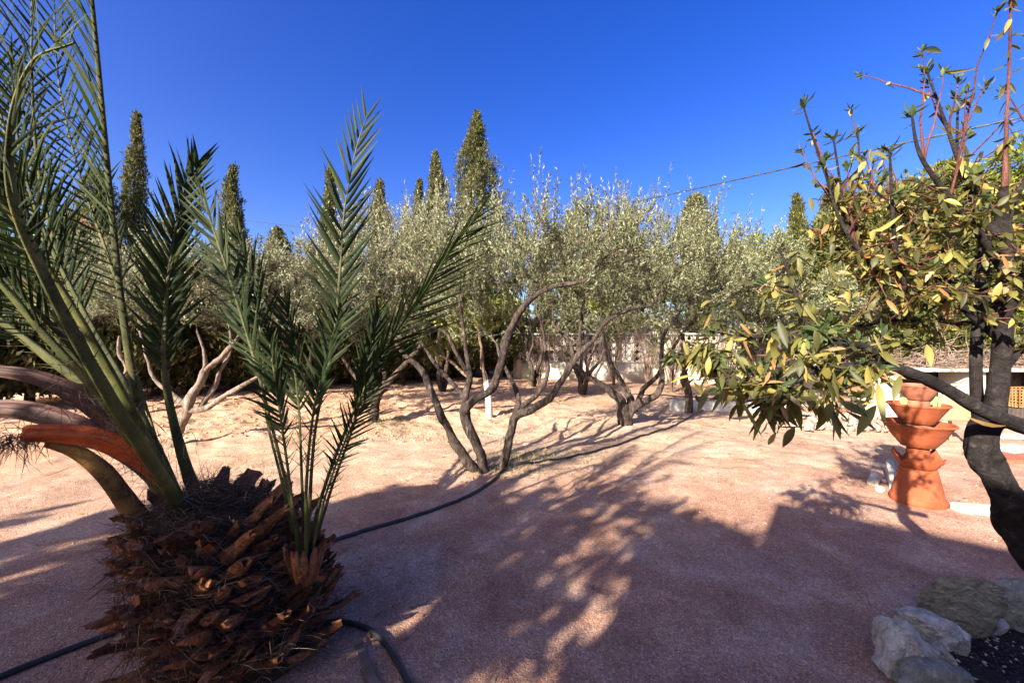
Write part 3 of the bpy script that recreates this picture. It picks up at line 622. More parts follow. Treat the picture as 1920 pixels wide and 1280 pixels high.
bush_tree(301, 1600, 520, 11, 1.5, 1.2, 1.8, M_CONIF, 'olive-green conifer behind the silvery olive, left of the forked tree', n=6500)
bush_tree(302, 1710, 460, 11.5, 1.8, 1.3, 2.2, M_CONIF, 'wide yellow-green conifer behind the upper branches of the forked tree', n=6500)
bush_tree(303, 1860, 440, 12, 2.0, 1.3, 2.5, M_LIME, 'bright green pine at the right edge behind the grey stems', name='pine_tree', cat='pine', n=7000)
bush_tree(304, 1430, 510, 17, 2.6, 1.6, 1.3, M_LIME, 'low bright green pine crown on the skyline behind the olives', name='pine_tree', cat='pine', n=5500)
bush_tree(305, 1140, 560, 22, 3.0, 1.6, 1.6, M_LIME, 'distant green pine crown behind the wall', name='pine_tree', cat='pine', n=3500, L=.3)
bush_tree(306, 1960, 520, 10.5, 1.6, 1.2, 1.6, M_CONIF, 'conifer cut off by the right edge of the view', n=4500)
bush_tree(307, 165, 480, 9.5, .45, .45, 1.0, M_BRONZE, 'slim purple-leaved plum tree with a red trunk left of the palm stalk', name='plum_tree', cat='plum tree', n=600, L=.14, trunk=M_WOODR)
bush_tree(308, 1510, 640, 12.5, 1.8, 1., 1.0, M_CONIF, 'low dark conifer bush behind the silvery olive', n=3500)
bush_tree(309, 1190, 520, 16.5, 2.4, 1., 1.4, M_OLIVE, 'rounded grey-green tree beyond the garden wall', name='garden_tree', cat='tree', n=4500)
bush_tree(310, 640, 560, 16, 2.4, 1., 1.6, M_CYP, 'dark rounded tree behind the hedge', name='garden_tree', cat='tree', n=4500)

bush_tree(311, 1610, 650, 10.6, 1.1, .6, .75, M_CONIF, 'low scruffy green bush behind the left end of the stone counter', name='garden_bush', cat='bush', n=2600, L=.18)
bush_tree(312, 1770, 620, 10.2, 1.5, .6, .8, M_CONIF, 'broad green bush in front of the outbuilding, above the brushwood heap', name='garden_bush', cat='bush', n=3400, L=.18)
bush_tree(313, 1930, 600, 9.8, 1.0, .6, .9, M_LIME, 'bright green bush at the right edge beside the outbuilding', name='garden_bush', cat='bush', n=2600, L=.18)

# ------------------------------------------------------------------ boundary wall with pierced blocks
def wall_seg(label, x0, x1, y, hs, hl, pitch=.30):
    c = np.array([(x0 + x1) / 2, y, 0]); root = thing('garden_wall', label, 'wall', c)
    mb = MB(); zb = g(c[0], y) - .3
    box(mb, (c[0], y, (zb + hs) / 2), (x1 - x0, .2, hs - zb), 0, 0, .01); mb.build('wall_base', M_WALL, root, c)
    mb = MB(); box(mb, (c[0], y, hs + .025), (x1 - x0 + .02, .24, .05), 0, 0, .008); box(mb, (c[0], y, hl + .03), (x1 - x0 + .02, .24, .06), 0, 0, .008); mb.build('coping', M_WALLW, root, c)
    mb = MB(); n = int((x1 - x0) / pitch); rows = max(1, round((hl - hs - .05) / pitch)); ph = (hl - hs - .05) / rows
    for k in range(n + 1):
        xx = x0 + (x1 - x0) * k / n; box(mb, (xx, y, (hs + .05 + hl) / 2), (.035, .1, hl - hs - .05))
    for r in range(1, rows): box(mb, (c[0], y, hs + .05 + r * ph), (x1 - x0, .094, .035))
    for k in range(n):
        for r in range(rows):
            cx = x0 + (x1 - x0) * (k + .5) / n; cz = hs + .05 + ph * (r + .5)
            a = np.linspace(0, 2 * math.pi, 17); tube(mb, np.stack([cx + np.cos(a) * .095, np.full(17, y), cz + np.sin(a) * .095, np.full(17, .022)], -1), 5, 0, cap=False)
    mb.build('pierced_blocks', M_WALLP, root, c, smooth=False)
    mb = MB()
    for xx in (x0, x1): box(mb, (xx, y, (zb + hl + .12) / 2), (.3, .3, hl + .12 - zb), 0, 0, .012)
    mb.build('pillar', M_WALL, root, c)
wall_seg('cream garden wall topped with pink pierced blocks, behind the olives at centre', .2, 5.6, 14.9, .75, 1.85)
wall_seg('cream wall section behind the twin-trunk olive with pierced blocks above', 5.95, 11.6, 14.6, .75, 1.85)
# far left stretch of wall hidden in the hedge shade
mb = MB(); box(mb, (-6.8, 12.6, .8), (17, .2, 2.2), math.radians(39), 0, .01); o = mb.build('boundary_wall', M_WALLP, None, (-6.8, 12.6, 0)); tag(o, 'rendered boundary wall in deep shade behind the cypress hedge', 'wall')
# white house beyond the wall
root = thing('white_house', 'low white house beyond the garden wall, glimpsed between the olives', 'house', (5, 24, 0)); mb = MB()
box(mb, (6, 26, 1.35), (13, 6, 2.8)); mb.build('wall', M_WALLW, root, (5, 24, 0)); mb = MB(); box(mb, (6, 26, 2.86), (13.5, 6.5, .2), 0, 0, .02); mb.build('roof', M_CONC, root, (5, 24, 0))
mb = MB(); box(mb, (4.6, 22.98, 1.5), (1.1, .06, 1.2)); mb.build('window', M_METAL, root, (5, 24, 0))
root = thing('outbuilding', 'white outbuilding behind the stone counter at the right edge', 'building', (11, 11.6, 0)); mb = MB()
box(mb, (11.6, 12.6, 1.2), (7.0, 2, 2.5)); mb.build('wall', M_WALLW, root, (11, 11.6, 0)); mb = MB(); box(mb, (11.6, 12.6, 2.51), (7.3, 2.3, .12), 0, 0, .01); mb.build('roof', M_CONC, root, (11, 11.6, 0))
mb = MB(); box(mb, (12.6, 11.59, 1.2), (.9, .05, .9)); mb.build('window', M_METAL, root, (11, 11.6, 0))

# dry shrubs against the wall
def dry_shrub(seed, px, py, label, h=1.8, n=26, lm=M_OLIVE, leaves=120, spread=.35, name='dry_shrub'):
    R = np.random.default_rng(seed); b = gp(px, py); mb = MB(); cm = MB()
    for k in range(n):
        a = R.uniform(0, 6.28); s = R.uniform(.1, 1) * spread; hh = h * R.uniform(.6, 1.1); q = [[b[0] + math.cos(a) * s * u * hh + R.normal(0, .02), b[1] + math.sin(a) * s * u * hh + R.normal(0, .02), b[2] - .03 + hh * u, .011 * (1 - .7 * u)] for u in (0, .3, .65, 1)]
        tube(mb, smooth_path(q, .15), 5, 0, 0)
        for _ in range(5):
            u = R.uniform(.4, 1); p0 = np.array(q[1][:3]) * (1 - u) + np.array(q[3][:3]) * u; e = p0 + R.normal(0, .16, 3) + [0, 0, .14]; tube(mb, np.array([list(p0) + [.005], list(e) + [.002]]), 4, 0, 0)
    q = b + np.stack([R.normal(0, spread * .5 * h, leaves), R.normal(0, spread * .5 * h, leaves), R.uniform(.3, 1.1, leaves) * h], -1); D = unit(R.normal(size=(leaves, 3))); rhombs(cm, q, D, perp(D, R), .08, .014)
    root = thing(name, label, 'shrub', b, 'dry shrubs along the wall'); mb.build('stems', M_TWIG, root, b); cm.build('foliage', lm, root, b)
for k, (px, py, lab) in enumerate([(1010, 722, 'dry twiggy shrub at the left end of the cream wall'), (1150, 722, 'leafless shrub in front of the pierced blocks'), (1215, 724, 'bare upright shrub left of the twin-trunk olive'), (1260, 735, 'bare shrub close to the twin-trunk olive'), (1365, 745, 'thin-stemmed shrub right of the twin-trunk olive'), (1430, 750, 'brown shrub behind the lit leafy branch end')]):
    dry_shrub(400 + k, px, py, lab, 2.1 + .3 * (k % 3), 24, leaves=260)

# low kerb wall on the right and bed
def bar(name, label, cat, a, b_, w, h, m, group=None, z=0, bev=.015):
    c = (np.array(a) + np.array(b_)) / 2; L = math.hypot(b_[0] - a[0], b_[1] - a[1]); an = math.atan2(b_[1] - a[1], b_[0] - a[0]); mb = MB()
    z0 = g(c[0], c[1]); box(mb, (c[0], c[1], z0 + z + h / 2 - .03), (L, w, h + .06), an, 0, bev); o = mb.build(name, m, None, (c[0], c[1], z0), smooth=False); return tag(o, label, cat, group)
k1 = gp(1255, 768); k2 = gp(1480, 775)
bar('kerb_wall', 'low weathered concrete kerb behind the twin-trunk olive', 'kerb', k1, k2, .18, .22, M_CONC)
bar('kerb_wall', 'dark flat edging strip behind the heap of pale stones', 'kerb', gp(1500, 762), gp(1700, 770), .10, .10, M_ROCKG)
# red bed mulch
mb = MB(); n = 1600; x = R.uniform(5.6, 9.5, n); y = R.uniform(8.6, 10.4, n); D = unit(np.stack([R.normal(size=n), R.normal(size=n), R.normal(0, .3, n)], -1)); rhombs(mb, np.stack([x, y, G(x, y) + .02], -1), D, perp(D, R), R.uniform(.05, .16, n), .02)
o = mb.build('bark_mulch', barkmat('mulch', (.2, .09, .05), (.36, .18, .11), (.5, .3, .2))); o['kind'] = 'stuff'; o['label'] = 'reddish bark and dry leaves covering the bed behind the stones'

def rock_mesh(seed, size, sub=4, planes=15, rough=.10):
    R = np.random.default_rng(seed); bm = bmesh.new(); bmesh.ops.create_icosphere(bm, subdivisions=sub, radius=1)
    V = np.array([v.co[:] for v in bm.verts]); fs = [[v.index for v in f.verts] for f in bm.faces]; bm.free()
    for _ in range(planes):
        nrm = unit(R.normal(size=3)); h = R.uniform(.45, .85); d_ = V @ nrm; over = np.maximum(d_ - h, 0); V = V - over[:, None] * nrm * .92
    off = R.uniform(0, 100, 3)
    for kk, v in enumerate(V):
        V[kk] = v * (1 + rough * (mnoise.noise(Vector(v * 1.8 + off)) * 1.6 + mnoise.noise(Vector(v * 5 + off)) * .7 + mnoise.noise(Vector(v * 13 + off)) * .45 - .5 * max(0, .12 - abs(mnoise.noise(Vector(v * 3.1 + off + 7)))) * 3))
    return V * np.asarray(size), fs
def rock(name, label, px, py, size, seed, m, cat='rock', group=None, rz=0, rx=0, ry=0, dz=0, sub=5, rough=.12, loc=None):
    c = gp(px, py) if loc is None else np.array(loc); k_ = .96 if name == 'border_rock' else 1; V, fs = rock_mesh(seed, (size[0] * k_, size[1] * k_, size[2] * k_ * (1.35 if k_ < 1 else 1)), sub, rough=rough); M = np.array(Matrix.Rotation(rz, 3, 'Z') @ Matrix.Rotation(ry, 3, 'Y') @ Matrix.Rotation(rx, 3, 'X'))
    V = V @ M.T; zc = c[2] + dz - V[:, 2].min() * .8 
    mb = MB(); mb.add(V + np.array([c[0], c[1], zc]), fs); o = mb.build(name, m, None, (c[0], c[1], c[2])); return tag(o, label, cat, group)

# heap of pale cobbles: every stone its own object
cob = [MB() for _ in range(6)]; cobm = []
for k in range(6):
    V, fs = rock_mesh(500 + k, (1, 1, .75), 2); me = MB(); me.add(V, fs); oo = me.build('heap_stone', M_COBBLE); cobm.append(oo.data); C.objects.unlink(oo); bpy.data.objects.remove(oo)
Rc = np.random.default_rng(77)
for k in range(170):
    u = Rc.random(); px = 1475 + u * 300; py = Rc.uniform(780, 812) + (px-1475)*.01; c = gp(px, py); s = Rc.uniform(.05, .10)
    o = bpy.data.objects.new('heap_stone', cobm[k % 6]); C.objects.link(o); o.location = (c[0], c[1], c[2] + s * .4 + Rc.random() * .06); o.rotation_euler = tuple(Rc.uniform(0, 6.28, 3)); o.scale = (s * Rc.uniform(.8, 1.3), s, s * Rc.uniform(.7, 1))
    tag(o, 'pale rounded stone in the long low heap left of the terracotta tower', 'stone', 'stones of the long heap')

# ------------------------------------------------------------------ terracotta tower
tc = np.array([(1721 - 960) / F * 3.85, 3.85]); tz = g(*tc)
GT = 'terracotta pots stacked in a tower'
def pot(name, label, prof, wob=None, m=M_TERRA, tilt=(0, 0), extra=None):
    root_loc = (tc[0], tc[1], tz + prof[0][1]); mb = MB(); lathe(mb, prof, (tc[0], tc[1], tz), 64, 0, wob, tilt); o = mb.build(name, m, None, root_loc); return tag(o, label, 'pot', GT)
pot('terracotta_pot', 'large upturned flowerpot forming the foot of the terracotta tower', [(.19, -.03), (.205, 0), (.208, .05), (.198, .062), (.19, .066), (.165, .2), (.138, .335), (.132, .345), (0, .347)])
def brk(Rr, Zz, A): 
    top = Zz > .44; dz = (.03 * np.sin(A * 3 + .6) + .025 * np.sin(A * 7 + 1) + .012 * np.sin(A * 17)); return Rr, np.where(top, Zz + dz, Zz)
pot('terracotta_saucer', 'broken-rimmed terracotta saucer on top of the large upturned pot', [(.02, .350), (.128, .350), (.135, .358), (.165, .41), (.186, .455), (.192, .468), (.184, .466), (.155, .41), (.12, .375), (0, .372)], brk)
pot('terracotta_pot', 'upturned pot standing in the broken saucer under the widest bowl', [(.105, .376), (.105, .40), (.098, .405), (.09, .47), (.08, .548), (.074, .551), (0, .551)])
pot('terracotta_bowl', 'widest terracotta bowl, lowest of the three bowls', [(.02, .555), (.118, .555), (.128, .562), (.19, .65), (.25, .765), (.262, .774), (.270, .778), (.271, .788), (.266, .795), (.256, .796), (.248, .790), (.232, .765), (.17, .65), (.11, .59), (0, .585)])
pot('terracotta_pot', 'small upturned pot inside the widest bowl, holding up the middle bowl', [(.11, .587), (.10, .70), (.09, .782), (0, .784)], m=M_TERRA2)
pot('terracotta_bowl', 'middle terracotta bowl planted with cactus', [(.02, .787), (.112, .787), (.12, .793), (.165, .87), (.215, .955), (.224, .964), (.231, .968), (.232, .977), (.228, .984), (.219, .985), (.212, .979), (.198, .955), (.14, .86), (0, .845)])
pot('terracotta_pot', 'small pale upturned pot between the middle and the top bowl', [(.088, .85), (.086, .985), (.078, 1.015), (0, 1.02)], m=M_TERRA2)
pot('terracotta_bowl', 'small topmost terracotta bowl of the tower', [(.02, 1.023), (.082, 1.023), (.09, 1.03), (.125, 1.09), (.152, 1.15), (.157, 1.156), (.163, 1.16), (.164, 1.168), (.160, 1.173), (.153, 1.174), (.147, 1.168), (.136, 1.14), (.1, 1.075), (0, 1.06)], m=M_TERRA2)
mb = MB(); lathe(mb, [(0, .925), (.09, .93), (.178, .925)], (tc[0], tc[1], tz), 32); o = mb.build('potting_soil', M_SOIL, None, (tc[0], tc[1], tz + .92)); tag(o, 'dark soil filling the middle terracotta bowl', 'soil')
def cactus(label, pads, seed):
    R = np.random.default_rng(seed); base = pads[0][0]; c0 = np.array([tc[0] + base[0], tc[1] + base[1], tz + .925]); root = thing('prickly_pear', label, 'cactus', c0)
    for (ofs, s, rz, tl) in pads:
        bm = bmesh.new(); bmesh.ops.create_uvsphere(bm, u_segments=16, v_segments=10, radius=1); V = np.array([v.co[:] for v in bm.verts]); bm.verts.index_update(); q = [[v.index for v in f.verts] for f in bm.faces]; bm.free()
        V = V * np.array([s * .75, s * .22, s]); V[:, 0] *= 1 + .25 * V[:, 2] / s; M = np.array(Matrix.Rotation(rz, 3, 'Z') @ Matrix.Rotation(tl, 3, 'Y')); V = V @ M.T + np.array([tc[0] + ofs[0], tc[1] + ofs[1], tz + ofs[2]])
        mb = MB()
        for L_ in (3, 4):
            fl = [x for x in q if len(x) == L_]
            if fl: mb.add(V, fl)
        mb.build('pad', M_CACT, root, c0)
cactus('sunlit prickly pear pads at the right side of the middle bowl', [((.15, -.02, .965), .045, .3, .2), ((.175, .02, 1.01), .05, -.5, .4), ((.12, .0, 1.03), .045, .8, -.2), ((.15, .04, 1.07), .04, .1, .1), ((.2, -.02, .97), .035, .4, .7)], 1)
cactus('shaded cactus pads at the left side of the middle bowl', [((-.16, -.06, .955), .035, .3, -.3), ((-.13, -.09, .96), .03, .8, .2), ((-.12, .02, 1.0), .045, -.3, -.2)], 2)
rock('bowl_stone', 'grey stone lying inside the widest bowl', 0, 0, (.06, .04, .03), 91, M_ROCKG, 'stone', loc=(tc[0] + .16, tc[1] - .06, tz + .72))

# stones round the tower
def slab(name, label, px, py, s, rz, ry, m, dz=.0, rx=0, cat='stone'):
    c = gp(px, py); V, fs = rock_mesh(int(px * 7 + py), s, 4, 6, .05); M = np.array(Matrix.Rotation(rz, 3, 'Z') @ Matrix.Rotation(ry, 3, 'Y') @ Matrix.Rotation(rx, 3, 'X')); V = V @ M.T; V[:, 2] -= V[:, 2].min(); mb = MB(); mb.add(V + c + [0, 0, dz - .01], fs)
    o = mb.build(name, m, None, tuple(c), smooth=True); return tag(o, label, cat)
def brick(name, label, px, py, s, rz, ry, m, rx=0, cat='stone', bev=.012):
    c = gp(px, py); mb = MB(); box(mb, (0, 0, 0), s, rz, 0, bev, rx, ry); z = min(v[:, 2].min() for v in mb.v); mb.v = [v + np.array([c[0], c[1], c[2] - z - .008]) for v in mb.v]
    o = mb.build(name, m, None, tuple(c), smooth=False); return tag(o, label, cat)
brick('stone_slab', 'white cut slab lying tilted left of the tower foot', 1640, 905, (.26, .09, .06), math.radians(38), math.radians(-14), M_WHITEST)
brick('stone_slab', 'grey slab leaning against the left side of the tower foot', 1672, 912, (.34, .07, .15), math.radians(52), math.radians(-28), M_WALLW)
rock('white_stone', 'rounded white stone between the slabs at the tower foot', 1652, 922, (.055, .05, .045), 93, M_WHITEST, 'stone')
brick('kerb_stone', 'long white stone lying on the ground right of the tower foot', 1846, 962, (.46, .12, .08), math.radians(-12), 0, M_WHITEST)

# ------------------------------------------------------------------ right-hand background furniture
# stone counter
c0 = np.array([8.7, 7.9, g(8.7, 7.9)]); root = thing('stone_counter', 'long pale stone counter carrying the heap of dry branches', 'counter', c0)
mb = MB(); box(mb, (9.6, 7.9, 1.04), (4.6, .8, .07), 0, 0, .01); mb.build('counter_top', M_WHITEST, root, c0, smooth=False)
for xx, w in ((7.55, .35), (9.3, .3), (11.2, .3)):
    mb = MB(); box(mb, (xx, 7.95, .46), (w, .6, 1.08), 0, 0, .01); mb.build('pier', M_WALLW, root, c0, smooth=False)
mb = MB(); box(mb, (9.6, 8.35, .45), (4.4, .08, 1.1)); mb.build('shade_panel', M_BARKD, root, c0)  # dark sheet standing in for the shaded space under the counter
mb = MB(); Rb = np.random.default_rng(9)
for k in range(520):
    p0 = np.array([Rb.normal(9.4, 1.3), Rb.normal(7.95, .25), 1.09 + abs(Rb.normal(0, .16)) * math.exp(-((k % 40) / 60))]); D = unit(np.array([Rb.normal(0, 1), Rb.normal(0, .4), Rb.normal(0, .35)])); L = Rb.uniform(.25, .9)
    q = [list(p0 + D * L * u + Rb.normal(0, .02, 3)) + [.009 * (1 - .6 * u)] for u in (0, .33, .66, 1)]
    for v in q: v[2] = max(v[2], 1.085)
    tube(mb, np.array(q), 4, 0, 0, cap=False)
o = mb.build('brushwood_heap', M_BRUSH, None, (9.4, 7.95, 1.07)); tag(o, 'tangled heap of dry cut branches piled on the stone counter', 'branches')
# cream plastic chair
cb = gp(1786, 838); root = thing('plastic_chair', 'cream plastic chair with its back to us right of the tower', 'chair', cb); an = math.radians(-20)
def loc(u, v, w): return (cb[0] + u * math.cos(an) - v * math.sin(an), cb[1] + u * math.sin(an) + v * math.cos(an), cb[2] + w)
def rounded_panel(mb, pts_fn, nu=14, nv=12, th=.012):
    V = []; 
    for s in (0, 1):
        for a in range(nv + 1):
            for b_ in range(nu + 1): V.append(pts_fn(b_ / nu * 2 - 1, a / nv, s * th))
    fs = []; S = (nu + 1) * (nv + 1)
    for s in (0, 1):
        for a in range(nv):
            for b_ in range(nu):
                q = [a * (nu + 1) + b_, a * (nu + 1) + b_ + 1, (a + 1) * (nu + 1) + b_ + 1, (a + 1) * (nu + 1) + b_]; q = [v + s * S for v in q]; fs.append(q if s else q[::-1])
    for a in range(nv):
        for b_ in (0, nu): q = [a * (nu + 1) + b_, (a + 1) * (nu + 1) + b_]; fs.append([q[0], q[1], q[1] + S, q[0] + S])
    for b_ in range(nu):
        for a in (0, nv): q = [a * (nu + 1) + b_, a * (nu + 1) + b_ + 1]; fs.append([q[0], q[1], q[1] + S, q[0] + S])
    mb.add(V, fs)
def backfn(u, v, t):
    hw = .22 * (1 - .12 * v) * (1 if v < .7 else math.sqrt(max(0, 1 - ((v - .7) / .3 * .75) ** 2))); return loc(u * hw, -.02 - .06 * v + .05 * (1-u * u)*-1 + t, .40 + .42 * v)
mb = MB(); rounded_panel(mb, backfn); mb.build('backrest', M_PLASTC, root, cb)
mb = MB(); rounded_panel(mb, lambda u, v, t: loc(u * .22, .0 + v * .42, .40 + t - .03 * v * (1 - u * u))); mb.build('seat', M_PLASTC, root, cb)
for su in (-1, 1):
    for v in (0, .4):
        mb = MB(); tube(mb, np.array([list(loc(su * .19, v, .41)) + [.024], list(loc(su * .225, v + (.05 if v else -.05), 0)) + [.018]]), 8); mb.build('leg', M_PLASTC, root, cb)
# crates
for k, (px, py, lab) in enumerate([(1905, 778, 'ochre plastic crate standing under the stone counter at the right edge')]):
    c = np.array([(1915 - 960) / F * 7.0, 7.0, 0]); c[2] = g(c[0], c[1]); root = thing('plastic_crate', lab, 'crate', c)
    mb = MB(); H = .32
    for (a, b_) in (((-.28, -.18), (.28, -.18)), ((.28, -.18), (.28, .18)), ((.28, .18), (-.28, .18)), ((-.28, .18), (-.28, -.18))):
        for z in np.linspace(.05, H, 6): tube(mb, np.array([[c[0] + a[0], c[1] + a[1], c[2] + .42 + z, .011], [c[0] + b_[0], c[1] + b_[1], c[2] + .42 + z, .011]]), 6)
        for u in np.linspace(0, 1, 9): x_ = a[0] + (b_[0] - a[0]) * u; y_ = a[1] + (b_[1] - a[1]) * u; tube(mb, np.array([[c[0] + x_, c[1] + y_, c[2] + .42, .009], [c[0] + x_, c[1] + y_, c[2] + .42 + H, .009]]), 5)
    box(mb, (c[0], c[1], c[2] + .43), (.56, .36, .015)); mb.build('basket', M_CRATE, root, c)
    mb = MB(); box(mb, (c[0], c[1], c[2] + .2), (.5, .34, .42), 0, 0, .01); mb.build('stand', M_BARKD, root, c)
brick('paving_slab', 'red-edged paving slab lying on the ground by the grey tree', 1890, 858, (.8, .45, .05), .1, 0, M_TERRA2, cat='slab')
brick('flat_board', 'white panel lying on top of the red paving slab', 1900, 848, (.55, .3, .05), .2, 0, M_WALLW, cat='panel')
bpy.data.objects['flat_board'].location.z += .045
brick('flat_board', 'white board lying flat behind the paving slab', 1880, 818, (.7, .3, .04), -.15, 0, M_WALLW, cat='board')

# ------------------------------------------------------------------ hoses and cable
def hose(label, pts, r=.012, name='irrigation_hose'):
    q = []
    for (px, py) in pts: c = gp(px, py); q.append([c[0], c[1], c[2] + r * .9, r])
    p = smooth_path(q, .06); p[:, 2] = G(p[:, 0], p[:, 1]) + r * .9; mb = MB(); tube(mb, p, 10); o = mb.build(name, M_HOSE, None, tuple(q[0][:3])); return tag(o, label, 'hose')
hose('black irrigation hose snaking from the palm past the front olive to the kerb', [(470, 1060), (585, 1030), (700, 992), (820, 955), (885, 928), (925, 902), (950, 880), (1010, 868), (1100, 852), (1185, 826), (1260, 800), (1300, 778), (1320, 768)], .016)
hose('black hose curving out of the palm base at the bottom edge', [(560, 1180), (640, 1168), (690, 1182), (725, 1215), (755, 1265), (790, 1340)], .015)
hose('straight black hose at the lower left edge running to the palm', [(-60, 1300), (60, 1248), (190, 1198), (330, 1150)], .015)
hose('black pipe lying along the foot of the cream wall', [(1150, 738), (1200, 740), (1260, 743), (1400, 748)], .02)
# aerial cable: two strands twisted
cp = smooth_path([list(P(2600, 40, 6)) + [.01], list(P(1980, 205, 8.5)) + [.01], list(P(1520, 306, 12)) + [.01], list(P(1230, 370, 16)) + [.01], list(P(1000, 415, 21)) + [.01], list(P(700, 438, 30)) + [.01], list(P(350, 400, 42)) + [.01]], .12)
s = np.concatenate([[0], np.cumsum(np.linalg.norm(np.diff(cp[:, :3], axis=0), axis=1))]); mb = MB()
for ph in (0, math.pi):
    q = cp.copy(); q[:, 2] += np.sin(s * 9 + ph) * .014; q[:, 1] += np.cos(s * 9 + ph) * .014; q[:, 3] = .017; tube(mb, q, 5, cap=False)
o = mb.build('aerial_cable', M_HOSE, None, tuple(cp[0, :3])); tag(o, 'black twisted overhead cable crossing the blue sky above the olives', 'cable')

# ------------------------------------------------------------------ rocks and planting bed bottom right
RK = [('big pitted pale rock at the left end of the border, ochre stained', 1700, 1262, (.17, .135, .12), 61, M_ROCKO, .3, 0, 0),
      ('smooth grey-white rock resting behind the big pitted one', 1745, 1205, (.15, .10, .10), 62, M_ROCK, -.5, 0, .15),
      ('thin upright triangular slate slab in the border', 1805, 1200, (.23, .035, .19), 63, M_ROCKG, -.6, .3, .35),
      ('round pale rock behind the upright slate slab', 1822, 1172, (.10, .085, .075), 64, M_ROCK, .4, 0, 0),
      ('rugged grey rock at the right edge of the border', 1900, 1180, (.15, .12, .12), 65, M_ROCKG, 0, 0, 0),
      ('mossy flat rock at the bottom edge under the pitted one', 1755, 1305, (.20, .12, .075), 66, M_ROCKG, .2, 0, 0),
      ('small pale stone wedged below the grey-white rock', 1770, 1245, (.06, .07, .05), 67, M_ROCK, .2, 0, 0)]
RK += [('squat whitish stone just left of the slate slab', 1772, 1183, (.08, .06, .055), 71, M_ROCK, .9, 0, 0), ('pale stone leaning on the rugged rock near the right edge', 1868, 1158, (.085, .06, .06), 72, M_ROCKO, .2, .2, 0), ('small ochre stone in front of the big pitted rock', 1655, 1235, (.06, .045, .04), 68, M_ROCKO, .6, 0, 0), ('angular pale stone between the slate slab and the rugged rock', 1865, 1195, (.07, .06, .06), 69, M_ROCK, 1.1, .3, 0), ('knobbly stone on the inner side of the grey-white rock', 1800, 1225, (.065, .05, .045), 70, M_ROCKG, .2, 0, .4)]
for (lab, px, py, s_, sd, m, rz, rx, ry) in RK: rock('border_rock', lab, px, py, s_, sd, m, 'rock', 'rocks edging the dark planting bed', rz, rx, ry)
mb = MB(); th = np.linspace(0, 2 * math.pi, 40, endpoint=False); cx, cy = 2.85, 1.72; rim = np.stack([cx + .78 * np.cos(th), cy + .50 * np.sin(th), np.full(40, .015)], -1); rim[:, 2] += G(rim[:, 0], rim[:, 1]); mb.add(np.vstack([rim, [[cx, cy, g(cx, cy) + .05]]]), [[k, (k + 1) % 40, 40] for k in range(40)])
o = mb.build('planting_bed_soil', M_SOIL); o['kind'] = 'structure'
mb = MB(); n = 2600; a = R.uniform(0, 6.28, n); r_ = np.sqrt(R.random(n)); p = np.stack([cx + .74 * r_ * np.cos(a), cy + .47 * r_ * np.sin(a), np.zeros(n)], -1); p[:, 2] = G(p[:, 0], p[:, 1]) + .05 - .03 * r_
stones_mesh(mb, p[:2200], R.uniform(.004, .011, 2200), R, 0); stones_mesh(mb, p[2200:], R.uniform(.004, .012, 400), R, 1)
o = mb.build('bed_pebbles', [simple('dark_chips', (.02, .015, .02), (.07, .05, .06), 50, .6, .3), M_WHITEST]); o['kind'] = 'stuff'; o['label'] = 'dark chips and white pebbles covering the small planting bed'

